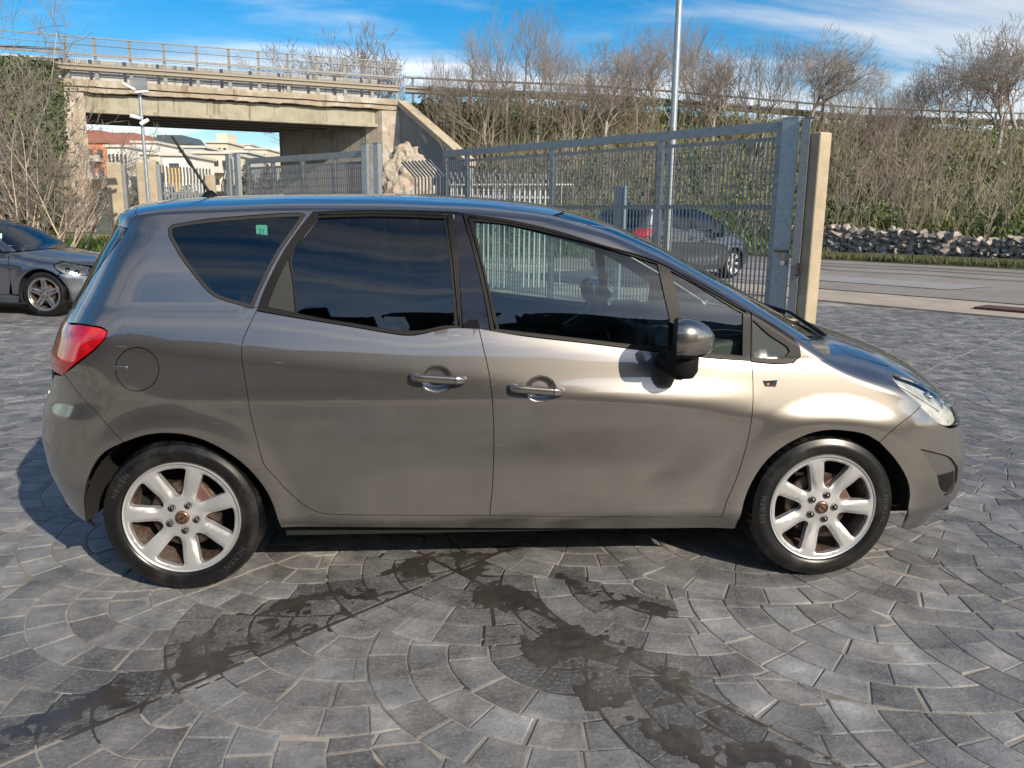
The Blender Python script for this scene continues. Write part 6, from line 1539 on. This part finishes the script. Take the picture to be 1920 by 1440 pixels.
# white post and rail barrier beyond the big gate
wr = empty('white_railing', (0, 0, 0)); tag(wr, 'low white railing seen through the bars of the big gate', 'railing'); WP = mat('weathered_white_paint', (.40, .40, .385), .6)
a, b_ = atD(846, 346, 18.0), atD(1075, 346, 18.8); q = MB(); q.beam(a, b_, .03, .035); q.build('rail', WP, wr)
for px in (850, 930, 1010, 1052):
    p = atD(px, 346, 18.1); q = MB(); q.tube([(p.x, p.y, 0), (p.x, p.y, p.z+.05)], .022, 8); q.build('post', WP, wr)
# blue-grey ribbed box on a post
p = at_ground(1159, 14.6); e = empty('metal_cabinet', p, R_(-20)); tag(e, 'narrow blue-grey ribbed metal cabinet seen through the gate bars', 'cabinet'); SB = mat('blue_grey_paint', (.20, .29, .34), .5)
q = MB(); q.box((0, 0, 1.68), (.22, .14, .75)); q.box((0, 0, .66), (.08, .08, 1.3)); q.build('case', SB, e)
q = MB(); q.box((0, 0, 0), (.045, .02, .70)); rm_ = mesh_of(q, 'rib', SB)
for x in (-.07, 0, .07): part_bar(rm_, 'rib', (x, -.08, 1.68), e)
# ------------------------------------------------------------------ behind the camera: the low building and bar fence the car mirrors
SH = mat('shed_wall', (.07, .068, .065), .8, var=(1, (.05, .05, .05), .7)); SR = mat('shed_roof', (.05, .05, .05), .7)
e = empty('low_building', (0, -12.4, 0)); tag(e, 'long low dark building opposite, mirrored in the car windows', 'building')
q = MB(); q.box((-17, -6, 2.6), (76, 12, 5.2)); q.build('wall', SH, e)
q = MB(); q.box((-17, -6, 5.3), (76.8, 13, .22)); ro = q.build('roof', SR, e)
q = MB(); q.box((0, 0, 0), (2.2, .1, 1.3)); wm_ = mesh_of(q, 'window', WIN)
for k in range(8): part_bar(wm_, 'window', (-22+k*5.4, .03, 2.5), e)
# ------------------------------------------------------------------ dark saloon, left
HM = .905
mz_top = T_([(-1.6, 1.10), (-1.2, 1.12), (-.6, 1.24), (0, 1.40), (.5, 1.44), (1.0, 1.442), (1.5, 1.40), (1.85, 1.29), (2.15, 1.12), (2.35, 1.005), (2.5, .965), (2.9, .91), (3.3, .83), (3.5, .75), (3.58, .62), (3.62, .4)], .06)
mz_low = T_([(0, .80), (.18, .83), (.25, .87), (.35, .885), (.55, .90), (.75, .905), (2, .905)], .02)
mz_green = T_([(-1.5, 0), (-.22, 0), (-.15, -.004), (-.09, -.016), (-.03, -.040), (0, -.062), (.05, -.09), (.2, -.17), (.4, -.27), (.5, -.33)], .018)
mz_belt = T_([(-2, .97), (0, .97), (1.0, .95), (2.2, .92), (2.6, .88), (3.2, .80), (3.7, .72)], .08)
mxf = T_([(0, 3.45), (.2, 3.56), (.4, 3.62), (.6, 3.60), (.72, 3.55), (.85, 3.55), (2, 4.6)], .03, lo=-1, hi=3); mxr = T_([(0, -1.0), (.3, -1.1), (.8, -1.12), (1.1, -1.08), (2, -1.0)], .03, lo=-1, hi=3)
msh = Shell(HM, mz_top, mxf, mxr, mz_low, mz_green, mz_belt, T_([(-1, .09), (1.6, .09), (2.3, .13), (2.7, .15), (3.6, .18)], .06), T_([(0, .60), (1, .66)], .05, lo=-1, hi=3), T_([(0, .4), (1, .4)], .05, lo=-1, hi=3), [(0, .33, .355), (2.84, .33, .365)], (), .010,
            lambda x, z: -.010*np.exp(-((z-(.66+.02*x))/.03)**2)*sstep(.2, 1.0, x)*(1-sstep(2.1, 2.5, x)), nF=2.2)
msh.xin_f = 2.9; msh.xin_r = -.3
mw = atZ(88, 594); mcar = empty('parked_car', (0, 0, 0)); tag(mcar, 'dark blue-grey saloon cut by the left edge, nose towards the taupe car', 'car')
mb = Body(msh, HM, mcar); MP = paint_mat('dark_blue_grey_paint', (.085, .10, .125), .15, .30, 1.0, .7, .15)
arch = lambda cx_, cz, r, a0, a1, n=12: [(cx_+r*math.cos(R_(a)), cz+r*math.sin(R_(a))) for a in np.linspace(a0, a1, n)]
Zt = lambda x, y: float(msh.Zof(np.array([x]), y)[0])
a_r = arch(0, .33, .36, 178, 2); a_f = arch(2.84, .33, .37, 178, 0)
msYB = table([(-1.6, .60), (0, .56), (1.4, .56), (2.0, .62), (2.4, .70), (3, .72)], .05)
# body side: rear quarter and sill | doors | wing | bumper
mb.panel('side_panel', 'side', [(-1.0, .30), (-.38, .25), (-.36, .33)]+a_r[1:-1]+[(.36, .33), (.42, .20), (2.42, .20), (2.46, .30), (2.30, .31), (.46, .31), (.50, .55), (.50, .93), (.1, .955), (-.4, .965), (-.3, 1.10), (.15, 1.30), (.6, 1.36), (1.1, 1.365), (1.5, 1.325), (1.86, 1.19), (2.12, 1.03), (2.24, .935), (2.36, .935)]+[(float(x), Zt(x, float(msYB(x)))) for x in np.linspace(2.36, -.6, 30)]+[(-.95, .98)], (), MP, h=.06, step=.035, sides=(1, -1), corner=35)
mb.panel('rear_door', 'side', [(.50, .315), (1.32, .315), (1.34, .6), (1.33, .935), (.51, .95), (.505, .6)], (), MP, h=.06, step=.03, sides=(1, -1))
mb.panel('front_door', 'side', [(1.33, .315), (2.30, .315), (2.36, .55), (2.35, .91), (1.34, .935), (1.35, .6)], (), MP, h=.06, step=.03, sides=(1, -1))
mh = [(3.02, .775), (3.08, Zt(3.08, .69)), (3.15, Zt(3.15, .665)), (3.22, Zt(3.22, .63)), (3.30, Zt(3.30, .59)), (3.37, Zt(3.37, .53)), (3.42, .64), (3.40, .605), (3.30, .60), (3.18, .635), (3.07, .70)]
mb.panel('front_wing', 'side', [(2.36, .32), (2.45, .32)]+a_f[1:8]+arch(2.84, .33, .37, 75, 48, 4)+[(3.12, .64), (3.06, .70), (3.01, .775), (3.05, Zt(3.05, .698))]+[(float(x), Zt(x, .70)) for x in np.linspace(3.0, 2.42, 10)]+[(2.37, .90)], (), MP, h=.04, step=.025, sides=(1, -1), corner=35)
XM = lambda z, y: float(msh.Xof(np.array([y]), np.array([z]), True)[0])
raws = mb.panel('x', 'side', [(3.10, .59)]+arch(2.84, .33, .37, 42, 0, 8)+[(3.22, .20)]+[(XM(z, .60), z) for z in np.linspace(.2, .60, 10)]+[(3.30, .595), (3.18, .628), (3.13, .635)], (), MP, h=.03, step=.02, sides=(1, -1), raw=True)
raws += mb.panel('x', 'front', [(y, .2) for y in np.linspace(.6, -.6, 16)]+[(-.6, z) for z in np.linspace(.24, .60, 7)]+[(-.58, .70), (0, .72), (.58, .70)]+[(.6, z) for z in np.linspace(.60, .24, 7)], [np.array([(-.5, .30), (.5, .30), (.52, .5), (.42, .62), (-.42, .62), (-.52, .5)])], MP, h=.04, step=.04, gap=0, raw=True, smooth_loop=False)
mb.join('front_bumper', raws, MP)
mb.panel('grille', 'front', [(-.5, .30), (.5, .30), (.52, .5), (.42, .62), (-.42, .62), (-.52, .5)], (), BLACKP, h=.05, step=.04, gap=0, off=-.02)
hp = mb.panel('headlamp', 'side', mh, (), LENS, h=.02, step=.015, gap=.002, off=.002, sides=(1, -1)); hb = mb.panel('lamp_bowl', 'side', mh, (), mat('lamp_bowl_dark', (.22, .24, .25), .25, .6, var=(25, (.04, .04, .045), .9)), h=.02, step=.015, gap=.003, off=-.02, sides=(1, -1), skirt=0)
for a, b in zip(hp, hb): b.parent = a
for sg in (1, -1):
    for x, z in ((3.20, .69), (3.30, .655)):
        y = HM-float(msh.S(x, z))+.015; y = y if sg > 0 else 2*HM-y; q = MB(); q.lathe([(.034, -.02), (.03, 0), (.001, .015)], 16, 'Y'); o = q.build('lamp_projector', GLOSSB, hp[0 if sg > 0 else 1], True); o.location = (x, y, z); o.rotation_euler = (0, 0, R_(30 if sg > 0 else 150))
mb.panel('bonnet', 'top', [(2.42, .705), (2.7, .715), (3.0, .70), (3.15, .66), (3.3, .58), (3.40, .45), (3.46, .2), (3.47, 0), (3.46, -.2), (3.40, -.45), (3.3, -.58), (3.15, -.66), (3.0, -.70), (2.7, -.715), (2.42, -.705), (2.50, -.5), (2.56, -.2), (2.57, 0), (2.56, .2), (2.50, .5)], (), MP, h=.05, step=.03)
mb.panel('windscreen', 'top', [(1.62, .55), (2.0, .62), (2.38, .695), (2.47, .48), (2.52, .2), (2.53, 0), (2.52, -.2), (2.47, -.48), (2.38, -.695), (2.0, -.62), (1.62, -.55), (1.57, -.3), (1.56, 0), (1.57, .3)], (), GL_W, h=.06, step=.03, skirt=0)
mb.panel('roof', 'top', [(1.60, .56), (1.0, .555), (.1, .555), (-.2, .5), (-.25, 0), (-.2, -.5), (.1, -.555), (1.0, -.555), (1.60, -.56), (1.55, -.3), (1.54, 0), (1.55, .3)], (), MP, h=.06, step=.04)
mb.panel('rear_deck', 'top', [(-.22, .5), (-.6, .6), (-1.0, .62), (-1.02, 0), (-1.0, -.62), (-.6, -.6), (-.22, -.5), (-.27, 0)], (), DARKGL, h=.08, step=.05)
for nm, lp in (('front_door_window', [(1.36, .945), (2.22, .925), (2.10, 1.03), (1.84, 1.18), (1.5, 1.30), (1.36, 1.33)]), ('rear_door_window', [(.40, .965), (1.28, .95), (1.28, 1.34), (.62, 1.345), (.2, 1.29)])):
    mb.panel(nm, 'side', lp, (), GL_F, h=.06, step=.03, off=-.004, skirt=0, sides=(1, -1), gap=.004)
wl2 = [(.30, .95), (2.27, .92), (2.1, 1.04), (1.85, 1.195), (1.5, 1.325), (1.1, 1.365), (.6, 1.36), (.15, 1.29)]
mb.panel('window_surround', 'side', wl2, [np.array([(1.36, .945), (2.22, .925), (2.10, 1.03), (1.84, 1.18), (1.5, 1.30), (1.36, 1.33)]), np.array([(.40, .965), (1.28, .95), (1.28, 1.34), (.62, 1.345), (.2, 1.29)])], BLACKP, h=.06, step=.03, off=.001, sides=(1, -1), gap=0, corner=60)
q = MB()
for cx_, r in ((0, .375), (2.84, .385)):
    for Y0, Y1 in ((.03, .4), (2*HM-.4, 2*HM-.03)):
        V = []; n = 20
        for k in range(n+1):
            a = math.pi*(-.1+1.2*k/n)
            for Y in (Y0, Y1): V.append((cx_+r*math.cos(a), Y, .33+r*math.sin(a)))
        q.add(V, [(2*k, 2*k+2, 2*k+3, 2*k+1) for k in range(n)])
q.box((1.42, HM, .26), (2.0, 1.6, .12)); q.box((1.42, HM, .5), (1.4, 1.4, .4)); q.box((3.0, HM, .45), (.5, 1.0, .35)); q.build('underbody', UNDER, mcar)
q = MB(); q.prism([(2.0, .14, .90), (2.45, .14, .92), (2.5, .14, .5), (2.1, .14, .5)], (0, 0, 0), (0, 1.53, 0)); q.box((1.1, HM, .45), (2.4, 1.5, .05)); q.build('dashboard', DASH, mcar)
for y in (.5, 1.31):
    q = MB(); q.box((1.15, y, .80), (.16, .46, .62), Matrix.Rotation(R_(-16), 3, 'Y')); q.box((1.05, y, 1.16), (.1, .26, .17)); bevel(q.build('front_seat', SEAT, mcar, True), .04, 3)
q = MB(); q.box((1.98, .30, 1.08), (.20, .002, .22), Matrix.Rotation(R_(-12), 3, 'X')); q.build('paper_notice', mat('paper_green', (.55, .72, .62), .7), mcar)
f_ = MB(); f_.tube([(2.12, .02, .96), (2.12, -.02, .97)], .03, 8); V = []
for i, (x, r) in enumerate(((2.02, .055), (2.06, .072), (2.12, .072), (2.18, .05), (2.215, .01))):
    for k in range(14): a = 2*math.pi*k/14; V.append((x, -.10+1.35*r*math.cos(a), 1.02+r*math.sin(a)))
f_.add(V, [(i*14+k, (i+1)*14+k, (i+1)*14+(k+1) % 14, i*14+(k+1) % 14) for i in range(4) for k in range(14)]+[tuple(range(14))]); f_.build('door_mirror', MP, mcar, True, sharp=50)
ALD = mat('dark_machined_alloy', (.30, .31, .32), .28, .8)
make_wheel(mcar, 2.84, .04, .33, R_(90+36), R_(90), nsp=5, R=.235, Rt=.330, style='star', mt=ALD); make_wheel(mcar, 0, .04, .33, R_(100), R_(90), nsp=5, R=.235, Rt=.330, style='star', mt=ALD)
for x in (0, 2.84): w = make_wheel(mcar, x, 2*HM-.04, .33, 1.0, .5, nsp=5, R=.235, Rt=.330, style='star', mt=ALD); w.rotation_euler = (0, 0, math.pi)
rzm = R_(-9); ofs = Matrix.Rotation(rzm, 3, 'Z') @ Vector((2.84, .04, 0)); mcar.location = (mw.x-ofs.x, mw.y-ofs.y, 0); mcar.rotation_euler = (0, 0, rzm)
# ------------------------------------------------------------------ grey people carrier parked beyond the gate
VP = paint_mat('silver_grey_paint', (.05, .057, .068), .12, .32, 1.0, .75, .25); BLK = mat('rear_window_dark', (.01, .01, .012), .05)
vc = copy_tree(car); vc.name = 'parked_car'; tag(vc, 'silver-grey people carrier parked by the road, seen through the gate bars', 'car')
for k in list(vc.keys()):
    if k == 'group': del vc['group']
def desc(o):
    for c in kids(o):
        yield c
        yield from desc(c)
for o in list(desc(vc)):
    if o.type == 'MESH' and o.name.split('.')[0] in ('side_badge', 'window_sticker', 'sticker_print', 'badge_inlay', 'badge_amber', 'tyre_lettering', 'cap_emblem'):
        bpy.data.objects.remove(o); continue
    if o.type == 'MESH':
        for sl in o.material_slots:
            if sl.material is PAINT: sl.link = 'OBJECT'; sl.material = VP
g = atD(1255, 470, 19.2); vc.rotation_euler = (0, 0, R_(34)); o_ = Matrix.Rotation(R_(34), 3, 'Z') @ Vector((1.35, .9, 0)); vc.location = (g.x-o_.x, g.y-o_.y, .13); vc.scale = (1.0, 1.0, 1.06)
